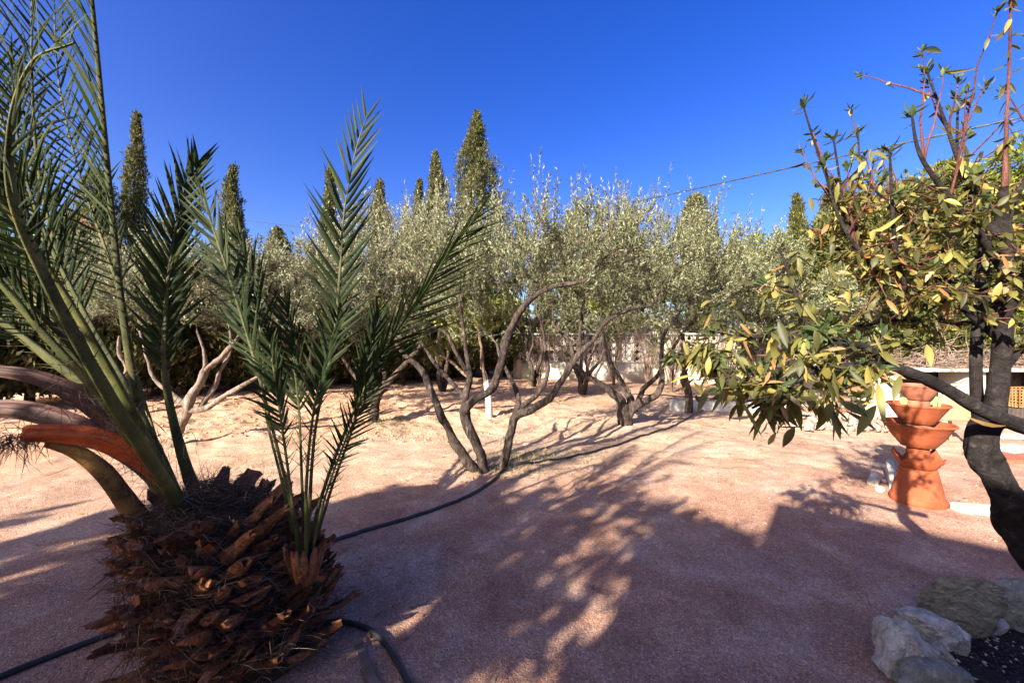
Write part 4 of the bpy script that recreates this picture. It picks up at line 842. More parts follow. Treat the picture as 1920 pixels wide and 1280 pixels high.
# ------------------------------------------------------------------ date palm
PC = np.array([-1.42, 2.02]); pz = g(*PC)
root = thing('date_palm', 'large date palm with a shaggy pineapple-shaped trunk at the lower left', 'palm', (PC[0], PC[1], pz)); PO = (PC[0], PC[1], pz)
def trunk_r(z): return np.interp(z, [-.1, 0, .2, .45, .6, .72, .82], [.33, .355, .36, .355, .335, .265, .05])
def trunk_c(z): return PC + np.array([-.27, 0]) * np.clip(z / .8, 0, 1.2) + np.array([.07, 0])
mb = MB(); zz = np.linspace(-.1, .74, 22); lathe(mb, [(trunk_r(z) * .9, z) for z in zz] + [(0.001, .75)], (PC[0], PC[1], pz), 32, 1)
for v_ in mb.v: v_[:, 0] += .07 - .27 * np.clip((v_[:, 2] - pz) / .8, 0, 1.2)
Rp = np.random.default_rng(15); nb = 200
for k in range(nb):
    u = k / nb; z = .0 + .70 * u; a = k * 2.39996 + Rp.normal(0, .08); r = trunk_r(z); c = trunk_c(z); od = np.array([math.cos(a), math.sin(a), 0]); base = np.array([c[0], c[1], pz + z]) + od * r * .84
    rise = np.interp(u, [0, .5, 1], [.35, .75, 1.5]) + Rp.normal(0, .25) + 1.0 * max(0, math.cos(a - .3)) * (1 - u); D = unit(od + np.array([0, 0, rise]) + Rp.normal(0, .24, 3)); cut = Rp.random() < .45; S = unit(np.cross(D, od + [0, 0, -.3])); Nn = np.cross(S, D)
    L = Rp.uniform(.07, .13) if cut else Rp.uniform(.10, .22); W = Rp.uniform(.035, .085) * (1 - .2 * u); Tt = Rp.uniform(.018, .04); twi = Rp.normal(0, .5); segs = 6; V = []
    for s_ in range(segs + 1):
        t_ = s_ / segs; w = W * (1 - (.25 if cut else .68) * t_ ** 1.1) * (1 + Rp.normal(0, .10)); cc = base + D * L * t_ + od * .045 * t_ * t_ + S * twi * .05 * t_ * t_ + Rp.normal(0, .004, 3)
        for (sx, nx_) in ((-1, .05), (-.6, .85), (0, 1.1), (.6, .85), (1, .05), (.5, -.5), (-.5, -.5)):
            jag = (Rp.uniform(-.05, .03) if s_ == segs else Rp.normal(0, .004)); V.append(cc + S * w * sx + Nn * (nx_ * Tt * (1 - .5 * t_)) - Nn * .3 * w * sx * sx + D * jag)
    V.append(base + D * L * (.9 if cut else .97)); m7 = 7; fs = [[s_ * m7 + q, s_ * m7 + (q + 1) % m7, (s_ + 1) * m7 + (q + 1) % m7, (s_ + 1) * m7 + q] for s_ in range(segs) for q in range(m7)]
    mb.add(V, fs, 0); mb.add(V, [[segs * m7 + q, segs * m7 + (q + 1) % m7, len(V) - 1] for q in range(m7)], 0)
mb.build('trunk', [M_BOOT, M_PALMCORE], root, PO, smooth=False)
# fibre
mb = MB(); nf = 7500; z = Rp.random(nf) ** .8 * .84; a = Rp.uniform(0, 6.28, nf); r = trunk_r(z) * Rp.uniform(.92, 1.22, nf); c = PC[None] + np.array([.07, 0]) + np.array([-.27, 0])[None] * (z / .8)[:, None]
q = np.stack([c[:, 0] + r * np.cos(a), c[:, 1] + r * np.sin(a), pz + z], -1)
fl = Rp.random(nf // 26 + 1); cl = np.repeat(Rp.normal(size=(nf // 26 + 1, 3)), 26, 0)[:nf]
cc = np.repeat(q[::26], 26, 0)[:nf]; q = cc * .8 + q * .2 + Rp.normal(0, .02, (nf, 3)) if False else q
D = unit(np.stack([np.cos(a) * .5 - np.sin(a) * .8, np.sin(a) * .5 + np.cos(a) * .8, np.zeros(nf)], -1) * Rp.choice([-1, 1], nf)[:, None] + cl * .35 + np.array([0, 0, .35]) + Rp.normal(0, .3, (nf, 3)))
blades(mb, q, D, perp(D, Rp), Rp.uniform(.04, .19, nf), .0013, BLADEPROF, Rp.uniform(0, .6, nf), .2, 0, Rp.normal(0, .5, nf)); mb.build('fibre', M_FIBRE, root, PO)

def frond(rootobj, origin, pts, nrm, start=.25, n=46, L=.34, W=.012, ang=42, seed=0, mpet=M_PETI, mlf=M_PALM, sides=(1, 1), vfold=.35, droop=.12, thorns=True, tipL=.45, label=None, sq=.55):
    R = np.random.default_rng(seed); p = smooth_path(pts, .03); mb = MB(); tube(mb, p, 14, 0, .07, seed, squash=sq)
    T = unit(np.gradient(p[:, :3], axis=0)); s = np.concatenate([[0], np.cumsum(np.linalg.norm(np.diff(p[:, :3], axis=0), axis=1))]); s /= s[-1]
    nrm = np.asarray(nrm, float); lf = MB(); k0 = start
    if thorns:
        tt = R.uniform(max(.12, start - .22), start + .05, 22); q = np.stack([np.interp(tt, s, p[:, k]) for k in range(3)], -1); TT = unit(np.stack([np.interp(tt, s, T[:, k]) for k in range(3)], -1)); S = unit(np.cross(TT, nrm)) * np.where(R.random(22) < .5, -1, 1)[:, None]
        D = unit(TT * .8 + S * .7 + R.normal(0, .15, (22, 3))); sticks(mb, q, q + D * R.uniform(.05, .12, 22)[:, None], .003, .0005, 0)
    for sd in (0, 1):
        if not sides[sd]: continue
        m = int(n * sides[sd]); tt = start + (1 - start) * ((np.arange(m) + R.uniform(-.3, .3, m)) / m).clip(0, .995); q = np.stack([np.interp(tt, s, p[:, k]) for k in range(3)], -1); TT = unit(np.stack([np.interp(tt, s, T[:, k]) for k in range(3)], -1))
        S = unit(np.cross(TT, nrm)) * (1 if sd == 0 else -1); Nn = unit(np.cross(TT, S)); Nn = Nn * np.sign(np.sum(Nn * nrm, 1))[:, None]
        u = (tt - start) / (1 - start); aa = np.radians(ang * (1 - .45 * u) + R.normal(0, 4, m)); env = np.interp(u, [0, .15, .45, .8, 1], [.55, .9, 1, .75, tipL])
        D = unit(TT * np.cos(aa)[:, None] + S * np.sin(aa)[:, None] + Nn * (vfold + R.normal(0, .14, m))[:, None]); SS = unit(np.cross(D, Nn + R.normal(0, .25, (m, 3))))
        blades(lf, q, D, SS, L * env * R.uniform(.88, 1.1, m), W * np.interp(u, [0, .3, 1], [.7, 1, .6]), BLADEPROF, droop * R.uniform(.3, 1.4, m), .45, 0)
    o = mb.build('frond', mpet, rootobj, origin); 
    if label: o['label'] = label
    if lf.n: 
        l = lf.build('leaflets', mlf, o, origin)
    return o
def pf(l): return pxpath(l)
# big fronds of the main palm
frond(root, PO, pf([(345, 960, 2.0, 0.0293), (318, 905, 1.98, 0.0320), (262, 800, 1.9, 0.0256), (185, 660, 1.75, 0.0203), (95, 510, 1.6, 0.0149), (10, 385, 1.45, 0.0107), (-90, 230, 1.3, 0.0070), (-200, 60, 1.2, 0.0032)]), (.2, -1, .2), .60, 38, .46, .0075, 44, 1)
frond(root, PO, pf([(330, 965, 2.1, 0.0400), (292, 880, 2.05, 0.0368), (215, 775, 1.95, 0.0304), (130, 650, 1.85, 0.0256), (40, 560, 1.75, 0.0208), (-80, 430, 1.65, 0.0144), (-220, 300, 1.55, 0.0064)]), (.1, -1, .3), .56, 36, .46, .0075, 46, 2)
frond(root, PO, pf([(320, 970, 2.15, 0.0400), (265, 860, 2.15, 0.0352), (180, 745, 2.1, 0.0304), (90, 670, 2.05, 0.0256), (0, 600, 2.0, 0.0208), (-150, 480, 1.9, 0.0144), (-330, 380, 1.8, 0.0064)]), (.3, -1, .5), .56, 34, .46, .0075, 46, 3)
frond(root, PO, pf([(318, 960, 2.25, .04), (288, 870, 2.25, .034), (255, 740, 2.2, .026), (232, 600, 2.1, .020), (215, 450, 2.0, .016), (200, 300, 1.9, .014), (185, 130, 1.75, .011), (165, -60, 1.55, .007), (140, -220, 1.4, .003)]), (-.6, -1, .1), .52, 40, .42, .010, 40, 4, M_PETID, droop=.05)
frond(root, PO, pf([(372, 950, 2.15, .036), (352, 885, 2.15, .034), (325, 790, 2.15, .025), (308, 680, 2.12, .018), (312, 560, 2.1, .013), (325, 450, 2.05, .009), (345, 370, 2.0, .006), (375, 300, 1.98, .003)]), (.5, -1, .0), .40, 44, .34, .012, 34, 5, M_PETID, vfold=.2, droop=.03)
frond(root, PO, pf([(335, 965, 2.2, 0.0375), (280, 850, 2.3, 0.0315), (205, 700, 2.4, 0.0255), (140, 560, 2.4, 0.0210), (95, 430, 2.3, 0.0165), (70, 300, 2.2, 0.0120), (60, 150, 2.0, 0.0075), (60, -40, 1.8, 0.0037)]), (.3, -1, -.1), .46, 38, .46, .008, 48, 6)
frond(root, PO, pf([(340, 965, 2.25, 0.0400), (270, 830, 2.35, 0.0304), (170, 700, 2.5, 0.0240), (60, 560, 2.6, 0.0192), (-40, 400, 2.6, 0.0144), (-100, 200, 2.5, 0.0096), (-100, 0, 2.3, 0.0040)]), (.6, -1, .1), .48, 38, .48, .008, 54, 7)
frond(root, PO, pf([(345, 960, 1.95, .04), (300, 890, 1.75, .035), (180, 700, 1.45, .026), (40, 420, 1.2, .018), (20, 250, 1.1, .012), (60, 120, 1.05, .008), (140, 80, 1.0, .004)]), (.2, -1, .3), .64, 26, .26, .0045, 50, 8)
frond(root, PO, pf([(330, 965, 2.3, .03), (250, 800, 2.4, .024), (150, 600, 2.5, .02), (70, 420, 2.45, .016), (10, 250, 2.3, .012), (-30, 60, 2.2, .008), (-40, -120, 2.0, .004)]), (.5, -1, .2), .40, 38, .52, .009, 50, 9)
frond(root, PO, pf([(325, 960, 2.05, .03), (200, 760, 1.9, .024), (60, 600, 1.75, .018), (-80, 420, 1.6, .014), (-180, 200, 1.5, .009), (-220, 0, 1.4, .004)]), (-.2, -1, .3), .45, 34, .55, .009, 52, 10)
frond(root, PO, pf([(335, 960, 2.35, .024), (260, 720, 2.5, .018), (215, 520, 2.6, .014), (150, 330, 2.5, .010), (110, 150, 2.4, .007), (100, -40, 2.2, .003)]), (.4, -1, .0), .42, 34, .46, .009, 48, 20)
frond(root, PO, pf([(325, 960, 2.1, .036), (262, 850, 2.1, .032), (165, 700, 2.05, .025), (70, 560, 1.95, .02), (-30, 430, 1.85, .015), (-150, 280, 1.75, .007)]), (.15, -1, .3), .62, 28, .46, .009, 48, 21)
frond(root, PO, pf([(345, 955, 2.15, .032), (300, 850, 2.2, .028), (235, 720, 2.2, .022), (160, 590, 2.15, .017), (90, 450, 2.1, .013), (40, 300, 2.0, .009), (20, 120, 1.9, .004)]), (.3, -1, .0), .50, 34, .46, .009, 48, 22, M_PETID)
# sheaths and dead bases
def sheath(pts, widths, m, name, nrm, th=.005, label=None, cup=.35):
    p = smooth_path([list(q) + [w] for q, w in zip(pts, widths)], .02); T = unit(np.gradient(p[:, :3], axis=0)); S = unit(np.cross(T, np.asarray(nrm, float))); Nn = np.cross(S, T); mb = MB(); nu = 10; V = []
    for s_ in (0, 1):
        for k in range(len(p)):
            for j_ in range(nu + 1):
                u = j_ / nu * 2 - 1; V.append(p[k, :3] + S[k] * u * p[k, 3] + Nn[k] * (-cup * p[k, 3] * u * u + s_ * th + .006 * math.sin(u * 7 + k * .13) + .004 * math.sin(u * 19 + k * .05)))
    K = len(p); Sx = K * (nu + 1); fs = []
    for s_ in (0, 1):
        for k in range(K - 1):
            for j_ in range(nu): fs.append([s_ * Sx + k * (nu + 1) + j_, s_ * Sx + k * (nu + 1) + j_ + 1, s_ * Sx + (k + 1) * (nu + 1) + j_ + 1, s_ * Sx + (k + 1) * (nu + 1) + j_])
    for k in range(K - 1):
        for j_ in (0, nu): a_ = k * (nu + 1) + j_; b_ = a_ + nu + 1; fs.append([a_, b_, b_ + Sx, a_ + Sx])
    mb.add(V, fs); o = mb.build(name, m, root, PO); fm = MB(); kk_ = Rp.integers(0, K, 46); sd_ = Rp.choice([0, nu], 46); b0_ = np.array([V[k_ * (nu + 1) + e_] for k_, e_ in zip(kk_, sd_)]); dd_ = unit(T[kk_] * -.5 + Rp.normal(0, .5, (46, 3)) + np.array([0, 0, -.3])); blades(fm, b0_, dd_, perp(dd_, Rp), Rp.uniform(.02, .10, 46), .0012, BLADEPROF, .4, .2, 0, Rp.normal(0, .6, 46)); fm.build('fringe', M_FIBRE, o, PO)
    if label: o['label'] = label
    return o
sheath([P(310, 905, 1.98), P(262, 862, 1.95), (P(190, 825, 1.9)), P(110, 812, 1.85), P(40, 812, 1.8)], [.04, .052, .05, .046, .04], M_ORANGE, 'spathe', (0, -1, .35), label='bright orange curved flower sheath')
sheath([P(300, 900, 2.0), P(240, 820, 1.98), P(150, 745, 1.95), P(60, 705, 1.9), P(-40, 690, 1.85)], [.035, .05, .045, .035, .025], M_SHEATH, 'spathe', (-.1, -1, .6), label='long brown papery flower sheath above the orange one')
sheath([P(310, 920, 2.1), P(240, 850, 2.12), P(120, 790, 2.12), P(20, 765, 2.1), P(-70, 770, 2.1)], [.04, .055, .055, .05, .04], M_SHEATH, 'spathe', (-.1, -1, .5), label='wide shaded brown flower sheath')
mb = MB(); tube(mb, smooth_path(pf([(345, 1060, 2.02, .05), (285, 1000, 1.97, .05), (240, 945, 1.93, .046), (195, 885, 1.9, .042), (140, 845, 1.88, .034), (90, 828, 1.85, .026)]), .03), 12, 0, .06, squash=.55); o = mb.build('leaf_stump', M_ORBASE, root, PO); o['label'] = 'old ochre leaf stalk bending left under the orange sheath'
mb = MB(); n = 260; q = P(25, 822, 1.8) + Rp.normal(0, 1, (n, 3)) * [.05, .04, .022]; D = unit(np.stack([Rp.normal(-.6, .5, n), Rp.normal(0, .4, n), Rp.normal(-.5, .5, n)], -1)); blades(mb, q, D, perp(D, Rp), Rp.uniform(.03, .12, n), .0016, BLADEPROF, .3, .2, 0, Rp.normal(0, .6, n)); mb.build('frayed_fibre', M_FIBRE, root, PO)

mb = MB(); n = 420; u_ = Rp.random(n); a0_ = P(300, 905, 1.9); a1_ = P(150, 690, 1.85); q = a0_[None] * (1 - u_)[:, None] + a1_[None] * u_[:, None] + Rp.normal(0, 1, (n, 3)) * [.06, .08, .05]; D = unit(np.stack([Rp.normal(-.35, .4, n), Rp.normal(0, .4, n), Rp.normal(.5, .5, n)], -1)); blades(mb, q, D, perp(D, Rp), Rp.uniform(.05, .2, n), .0013, BLADEPROF, .4, .2, 0, Rp.normal(0, .7, n)); mb.build('stalk_fibre', M_FIBRE, root, PO)

# offshoot palm growing beside the trunk
OC = P(572, 1040, 1.95); root2 = thing('palm_offshoot', 'young palm offshoot with upright feathery fronds growing from the right side of the palm trunk', 'palm', OC)
mb = MB(); OO = tuple(OC)
for k in range(16):
    a = k * 2.4; D = unit(np.array([math.cos(a) * .35, math.sin(a) * .35, 1])); b_ = OC + np.array([math.cos(a) * .03, math.sin(a) * .03, -.12]); tube(mb, smooth_path([list(b_) + [.03], list(b_ + D * .12) + [.022], list(b_ + D * .2) + [.006]], .03), 7, 0, .1, k)
mb.build('stem_base', M_BOOT, root2, OO)
def off(l, nrm, start, *a, **k): return frond(root2, OO, [q[:3] + [q[3] * .78] for q in pf(l)], nrm, start + .05, *a, **k)
off([(573, 1045, 1.95, .018), (580, 950, 1.95, .013), (592, 800, 1.95, .010), (625, 640, 1.98, .009), (638, 500, 2.0, .008), (645, 400, 2.0, .006), (665, 290, 2.0, .004), (690, 210, 2.0, .002)], (.25, -1, .05), .38, 27, .31, .011, 40, 11, M_PETID, vfold=.15, droop=.04)
off([(580, 1045, 1.97, .018), (600, 940, 2.0, .013), (655, 790, 2.05, .010), (715, 670, 2.1, .009), (775, 580, 2.15, .008), (830, 490, 2.2, .006), (875, 430, 2.2, .004), (895, 400, 2.2, .002)], (.9, -.6, .2), .34, 40, .42, .008, 30, 12, M_PETID, vfold=.5, droop=0)
off([(568, 1045, 1.95, .018), (545, 940, 1.93, .013), (505, 780, 1.9, .010), (470, 650, 1.9, .010), (430, 520, 1.9, .008), (400, 430, 1.9, .006), (378, 360, 1.9, .003)], (-.2, -1, .1), .46, 28, .29, .0115, 33, 13, M_PETID, vfold=.15, droop=.04)
off([(560, 1045, 1.98, .014), (528, 900, 2.0, .010), (500, 780, 2.05, .009), (490, 640, 2.05, .008), (470, 520, 2.1, .006), (440, 430, 2.1, .003)], (.3, -1, 0), .50, 24, .26, .010, 32, 14, M_PETID, droop=.04)
off([(572, 1040, 2.02, .014), (566, 900, 2.05, .010), (560, 760, 2.1, .009), (545, 640, 2.1, .007), (535, 560, 2.1, .003)], (.1, -1, .1), .50, 22, .26, .010, 34, 15, M_PETID)
off([(584, 1040, 2.0, .014), (620, 920, 2.05, .010), (665, 790, 2.1, .008), (690, 680, 2.1, .007), (712, 580, 2.15, .003)], (.4, -1, .1), .50, 22, .25, .010, 30, 16, M_PETID)
off([(574, 1040, 1.9, .014), (575, 900, 1.88, .010), (590, 760, 1.85, .008), (620, 650, 1.85, .006), (640, 570, 1.85, .003)], (-.2, -1, .1), .50, 22, .24, .010, 34, 17, M_PETID)
off([(560, 1040, 1.9, .012), (540, 880, 1.86, .009), (520, 740, 1.85, .007), (505, 640, 1.85, .003)], (.0, -1, .2), .52, 20, .22, .009, 34, 18, M_PETID)
off([(586, 1030, 1.92, .010), (610, 930, 1.92, .007), (650, 820, 1.92, .006), (690, 740, 1.92, .003)], (.3, -1, .2), .45, 22, .22, .006, 40, 19, M_PETID, sides=(.8, .8))

# planter kerb round the palm at the bottom edge
q = [gp(672, 1205), gp(720, 1330)]; bar('planter_kerb', 'worn concrete kerb edging the palm planting hole at the bottom edge', 'kerb', q[0], q[1], .07, .014, simple('stained_concrete', (.10, .07, .05), (.22, .16, .12), 9, .95, .1, .8))

# ------------------------------------------------------------------ right-hand foreground tree
t = Tree(80); Rr = t.R; TB = P(2040, 1400, 1.5); TB[2] = g(TB[0], TB[1])
t.limb([[TB[0], TB[1], TB[2] - .05, .085]] + pxpath([(2000, 1200, 1.5, .066), (1962, 1080, 1.5, .058), (1925, 1000, 1.5, .052), (1900, 950, 1.5, .047), (1868, 900, 1.5, .044), (1840, 860, 1.5, .046), (1832, 815, 1.5, .045), (1846, 780, 1.5, .046), (1856, 755, 1.5, .036)]), 28, .34, .012)
tr2 = t.tr
def lb(pts, sides=10, rough=.05, step=.03): return t.limb(pxpath(pts), sides, rough, step)
lb([(1842, 800, 1.52, .026), (1832, 740, 1.55, .020), (1830, 660, 1.58, .019), (1838, 560, 1.6, .0185), (1845, 480, 1.6, .018), (1842, 430, 1.62, .013)])
lb([(1864, 775, 1.48, .032), (1874, 700, 1.46, .027), (1884, 600, 1.45, .026), (1888, 520, 1.45, .026), (1884, 450, 1.45, .024), (1878, 395, 1.45, .018), (1884, 345, 1.43, .009)], 14)
L1 = lb([(1960, 815, 1.4, .03), (1900, 792, 1.38, .026), (1830, 765, 1.32, .022), (1760, 722, 1.28, .019), (1700, 695, 1.25, .017), (1640, 682, 1.24, .016), (1580, 690, 1.22, .013), (1500, 700, 1.22, .011), (1440, 718, 1.25, .009), (1390, 712, 1.3, .007), (1330, 690, 1.4, .005), (1280, 655, 1.5, .003)], 12, .10)
L2 = lb([(1660, 685, 1.24, .012), (1625, 650, 1.2, .010), (1560, 640, 1.2, .009), (1520, 620, 1.22, .008), (1495, 560, 1.25, .007), (1475, 500, 1.28, .005), (1460, 465, 1.3, .003)])
L3 = lb([(1525, 630, 1.22, .008), (1460, 628, 1.28, .007), (1400, 632, 1.35, .005), (1330, 620, 1.4, .003)])
L4 = lb([(1500, 700, 1.22, .008), (1470, 735, 1.2, .006), (1410, 765, 1.2, .004)])
L5 = lb([(1640, 682, 1.24, .008), (1600, 720, 1.2, .006), (1540, 735, 1.18, .004)])
U1 = lb([(1880, 640, 1.45, .015), (1820, 590, 1.42, .013), (1770, 545, 1.4, .011), (1700, 545, 1.4, .009), (1640, 500, 1.4, .007), (1590, 440, 1.4, .006), (1560, 370, 1.4, .004), (1545, 300, 1.4, .003)])
U2 = lb([(1882, 580, 1.45, .015), (1810, 545, 1.48, .013), (1740, 510, 1.5, .010), (1650, 470, 1.5, .008), (1580, 400, 1.5, .006), (1535, 290, 1.5, .004), (1505, 195, 1.5, .003)])
U3 = lb([(1878, 500, 1.45, .016), (1830, 430, 1.4, .012), (1780, 370, 1.35, .009), (1725, 290, 1.35, .006), (1708, 205, 1.35, .003)])
U4 = lb([(1872, 440, 1.45, .014), (1820, 370, 1.5, .010), (1790, 280, 1.5, .007), (1765, 210, 1.5, .005), (1735, 125, 1.5, .003)])
U5 = lb([(1878, 460, 1.46, .014), (1900, 380, 1.5, .010), (1940, 300, 1.5, .006), (1960, 180, 1.5, .003)])
U6 = lb([(1882, 560, 1.42, .014), (1930, 500, 1.35, .010), (2000, 420, 1.3, .006)])
U7 = lb([(1885, 690, 1.45, .012), (1930, 640, 1.45, .010), (2000, 600, 1.45, .006)])
U8 = lb([(1840, 600, 1.6, .010), (1760, 610, 1.7, .008), (1680, 600, 1.75, .006), (1610, 610, 1.8, .004), (1560, 580, 1.8, .003)])
U9 = lb([(1842, 540, 1.6, .010), (1780, 480, 1.7, .008), (1690, 400, 1.75, .006), (1620, 330, 1.75, .004), (1608, 240, 1.75, .003)])
U10 = lb([(1865, 400, 1.45, .010), (1800, 330, 1.6, .007), (1795, 250, 1.6, .005), (1797, 180, 1.6, .003)])
U11 = lb([(1700, 545, 1.4, .007), (1680, 470, 1.35, .006), (1672, 370, 1.35, .005), (1668, 280, 1.35, .003)])
U12 = lb([(1590, 440, 1.4, .005), (1575, 340, 1.42, .004), (1562, 255, 1.42, .003)])
red = MB(); leaf = MB(); tips = []
BT = smooth_path(pxpath([(1884, 350, 1.43, .0085), (1888, 220, 1.42, .0055), (1893, 100, 1.4, .004), (1896, -60, 1.38, .003)]), .03); tube(red, BT, 8, 0, .1)
def add_shoot(p0, D, L, r=.004, m=red):
    n = 5; q = [p0]; d_ = unit(D)
    for k in range(n): d_ = unit(d_ + Rr.normal(0, .10, 3) + np.array([0, 0, .05])); q.append(q[-1] + d_ * L / n)
    q = np.array(q); r_ = np.linspace(r, .0014, n + 1); tube(m, smooth_path(np.column_stack([q, r_]), .03), 6, 0, .05); return q, d_
def rosette(p, D, n=14, L=.045, W=.0065, mi=1):
    D = unit(D); u = np.repeat(D[None], n, 0); v = unit(np.cross(u, Rr.normal(size=(n, 3)))); el = Rr.uniform(.1, .95, n)[:, None]; dd = unit(u * el + v * (1 - el * .55)); blades(leaf, np.repeat(p[None], n, 0) - D * Rr.uniform(0, .035, n)[:, None], dd, unit(np.cross(dd, u) + Rr.normal(0, .15, dd.shape)), Rr.uniform(.65, 1.2, n) * L, W, LEAFPROF, .08, .35, mi, Rr.normal(-.1, .15, n))
def hang(p, n, L=.062, W=.0090, mi=0, side=1.0, dr=.35):
    if n <= 0: return
    dd = unit(Rr.normal(0, 1, (n, 3)) * [side, side, .5] + np.array([0, 0, -.45])); S = unit(np.cross(dd, np.array([0, 0, 1.0])) + Rr.normal(0, .5, (n, 3))); S = unit(S - dd * np.sum(S * dd, 1)[:, None])
    blades(leaf, p, dd, S, Rr.uniform(.55, 1.15, n) * L, W * Rr.uniform(.7, 1.25, n), LEAFPROF, dr * Rr.uniform(.2, 1.8, n), .45, mi, Rr.normal(0, .45, n))
def tip_leaves(path):
    rosette(path[-1, :3], path[-1, :3] - path[-4, :3]); tips.append(path[-1, :3])
for b_ in (U1, U2, U3, U4, U5, U9, U10, U11, U12): tip_leaves(b_)
kk = Rr.integers(2, len(BT) - 2, 26)
def along(path, n, u0, u1, jit=.02):
    k = (Rr.uniform(u0, u1, n) * (len(path) - 1)).astype(int); return path[k, :3] + Rr.normal(0, jit, (n, 3)), k
def twigs(path, nt, u0, u1, L=(.08, .25), up=.5, per=10, leafL=.075, rose=.3, redm=red):
    P0, ks = along(path, nt, u0, u1, 0)
    for p0 in P0:
        D = Rr.normal(0, 1, 3) * [1, .8, .6] + np.array([0, 0, up]); L_ = Rr.uniform(*L); q, d_ = add_shoot(p0, D, L_, .003, redm)
        n = Rr.integers(per // 2, per + 1); i_ = Rr.integers(1, len(q), n); hang(q[i_] + Rr.normal(0, .006, (n, 3)), n, leafL)
        if Rr.random() < rose: rosette(q[-1], d_, 10)
dk = MB()
twigs(L1, 30, .56, 1, (.05, .17), .1, 9, .062, .25, dk); twigs(L1, 18, .8, 1, (.05, .18), .3, 10, .054, .1, dk)
twigs(L2, 16, .1, .95, (.04, .11), .2, 11, .05, .2, dk); twigs(L3, 14, .1, 1, (.04, .13), .1, 8, .055, .1, dk); twigs(L4, 12, .2, 1, (.05, .14), -.3, 9, .075, .2, dk); twigs(L5, 12, .2, 1, (.05, .14), -.2, 8, .075, .2, dk)
for (b_, n, u1_) in ((U1, 30, .7), (U2, 30, .68), (U3, 12, .5), (U4, 10, .42), (U5, 7, .4), (U6, 12, .7), (U7, 6, .7), (U8, 26, .8), (U9, 18, .6), (U10, 6, .4), (U11, 10, .5), (U12, 4, .5)): twigs(b_, int(n * 1.6), .18, u1_, (.05, .2), .2, 9, .046, .10)
hang(BT[kk, :3], 26, .045, .007)
hang(BT[2:8, :3] + Rr.normal(0, .01, (6, 3)), 6, .06, .009)
# extra upright red shoots
for b_ in (U1, U2, U3, U4, U9, U10, U5):
    P0, ks = along(b_, 4, .5, .85, 0)
    for p0 in P0: q, d_ = add_shoot(p0, Rr.normal(0, .28, 3) + np.array([0, 0, 1]), Rr.uniform(.16, .46), .0045); rosette(q[-1], d_, 9, .035, .005); n = 3; hang(q[Rr.integers(2, len(q), n)], n, .05, .008)
# main dark cluster round the low branch
q = P(1540, 690, 1.18); n = 80; hang(q + Rr.normal(0, 1, (n, 3)) * [.10, .08, .07], n, .062, .0105)
q = P(1480, 740, 1.2); n = 45; hang(q + Rr.normal(0, 1, (n, 3)) * [.10, .07, .04], n, .062, .0105)
rosette(P(1555, 600, 1.18), np.array([0, -.3, 1.]), 18, .055, .008); hang(np.repeat(P(1560, 765, 1.12)[None], 5, 0), 5, .07, .010, 0, .35, .6)
root3 = thing('fruit_tree', 'forked grey-barked fruit tree with yellowing leaves and red shoots leaning in at the right edge', 'fruit tree', TB)
t.tr.build('trunk', M_SHADEB, root3, TB); red.build('shoots', M_SHOOT, root3, TB); dk.build('twigs', M_BARKD, root3, TB); leaf.build('crown', [M_LEAF, M_LEAFT], root3, TB)

# ------------------------------------------------------------------ unseen shade casters behind the viewer, several added only for their shadows
SD = np.array([math.sin(AZ), math.cos(AZ)]); K = 1 / math.tan(EL)
def up_from(xy, h): return np.array(xy) - SD * h * K        # point at height h whose shadow falls on xy
def prism(name, label, pts, h, backlen, roof=.14):
    """flat-roofed building whose front eave is pts[0]-pts[1] (at height h), sides running back along the light"""
    a = up_from(pts[0], h); b = up_from(pts[1], h); c = b - SD * backlen; d_ = a - SD * backlen; cen = (a + b + c + d_) / 4; root = thing(name, label, 'house', (cen[0], cen[1], 0))
    def pr(q, z0, z1, nm, m):
        V = [[p_[0], p_[1], z] for z in (z0, z1) for p_ in q]; mb = MB(); mb.add(V, [[0, 1, 2, 3], [4, 7, 6, 5], [0, 4, 5, 1], [1, 5, 6, 2], [2, 6, 7, 3], [3, 7, 4, 0]]); mb.build(nm, m, root, (cen[0], cen[1], 0), smooth=False)
    ctr = cen; q = [ctr + (p_ - ctr) * .985 for p_ in (a, b, c, d_)]
    pr(q, 0, h - roof, 'wall', M_WALLW); pr([a, b, c, d_], h - roof, h, 'roof', M_CONC)
    e = unit(b - a); m_ = (a + b) / 2; n_ = unit(m_ - cen); w = m_ + (cen - m_) * .015 + n_ * .02; mb = MB(); box(mb, (w[0], w[1], h * .5), (1.1, .06, 1.0), math.atan2(e[1], e[0])); mb.build('window', M_METAL, root, (cen[0], cen[1], 0), smooth=False)
prism('shade_casting_house', 'taller flat-roofed house behind the viewer shading the lower right of the ground', [(2.63, 3.82), (9.7, -1.2)], 3.2, 4)
prism('shade_casting_house', 'lower unseen block added behind the viewer to shape the shade beside the taller house', [(1.08, 2.80), (1.95, 2.92)], 2.5, 4)  # low block added to throw the lower step of the shadow
prism('shade_casting_house', 'unseen left-hand block added behind the viewer to shade the lower left of the ground', [(-7.5, 2.15), (-.45, 2.5)], 3.2, 4)  # added out of view so the lower left ground lies in shade

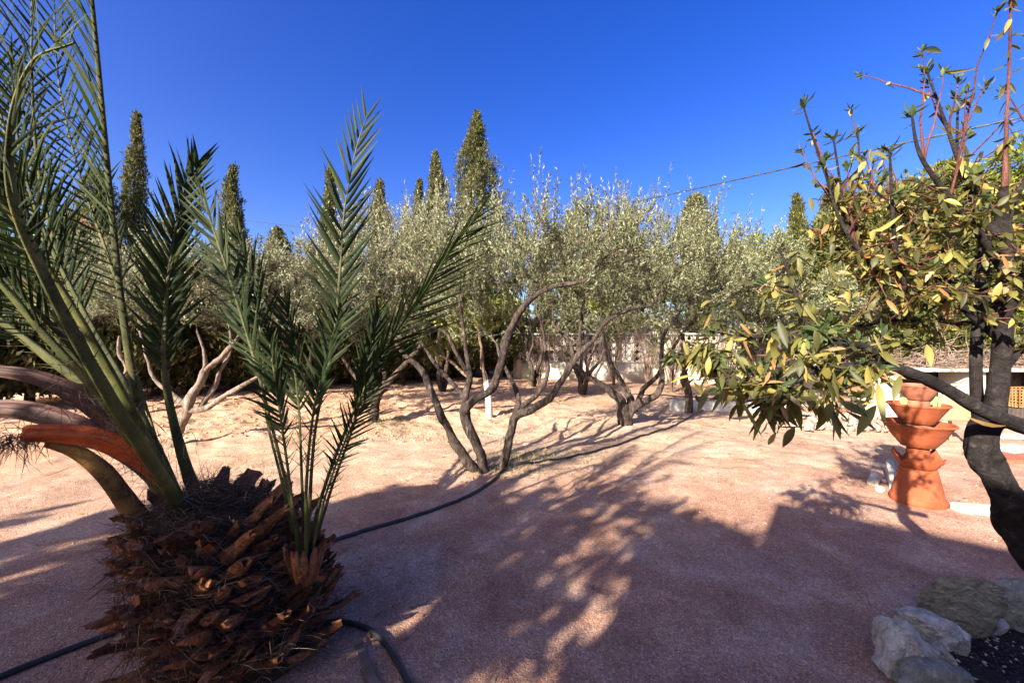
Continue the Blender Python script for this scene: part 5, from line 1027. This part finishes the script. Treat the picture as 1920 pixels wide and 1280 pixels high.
def shade_tree(seed, crowns, base, label, leafL=.12, per=16, ns=1200):
    t = Tree(seed); b = np.array([base[0], base[1], 0.0]); top = np.mean([c[0] for c in crowns], axis=0)
    t.limb([[b[0], b[1], -.1, .16], [b[0] + .05, b[1], 1.0, .13], [(b[0] + top[0]) / 2, (b[1] + top[1]) / 2, 1.8, .1], [top[0], top[1], top[2], .04]], 12)
    t.grow(np.vstack([ell(t.R, c[0], c[1], c[2]) for c in crowns])); cm = MB(); t.shoots(cm, ns, top - [0, 0, .5], leaf=leafL, per=per, w=.28, L=(.10, .22), up=.0)
    finish(t, label, 'tree', b, [M_CITRUS, M_TWIG], M_BARK, None, 'shade_tree', cm)
def cr(sx, sy, h, r, n): q = up_from((sx, sy), h); return (np.array([q[0], q[1], h]), r, n)
shade_tree(501, [cr(-.75, 3.45, 3.1, (.75, .6, .36), 60), cr(-1.5, 3.1, 3.3, (.9, .7, .4), 50), cr(-2.2, 2.8, 3.2, (.9, .6, .4), 50), cr(-.7, 2.5, 3.0, (.8, .6, .35), 40)], up_from((-.4, 3.2), 2.7), 'leafy tree behind the viewer casting the dappled shade on the path', .115, 14, 1150)
shade_tree(502, [cr(.75, 3.3, 2.9, (.65, .6, .36), 30), cr(.35, 2.75, 2.7, (.55, .5, .3), 26), cr(-.2, 2.1, 2.7, (.5, .45, .3), 26), cr(.2, 3.6, 3.0, (.5, .5, .3), 12), cr(1.1, 3.7, 3.0, (.4, .4, .25), 12)], up_from((.5, 2.2), 2.7), 'small unseen tree added behind the viewer to break the gap of sun into dapples', .10, 10, 400)  # sparse crown put into the gap to scatter light spots
shade_tree(503, [cr(1.3, 2.75, 2.75, (.26, .26, .2), 50)], up_from((1.45, 2.8), 2.6), 'dense round leafy mass added behind the viewer for the rounded peak of the shadow', .07, 18, 1200)  # unseen mass, shaped to give the shadow outline its round bump
shade_tree(504, [cr(-4, 2.7, 3.3, (1.3, .6, .4), 50), cr(-6, 2.7, 3.3, (1.3, .6, .4), 50)], up_from((-5, 3.0), 2.7), 'unseen leafy tree added behind the viewer to fringe the left-hand shade', .11, 12, 620)  # added crowns give the left shadow edge a leafy outline
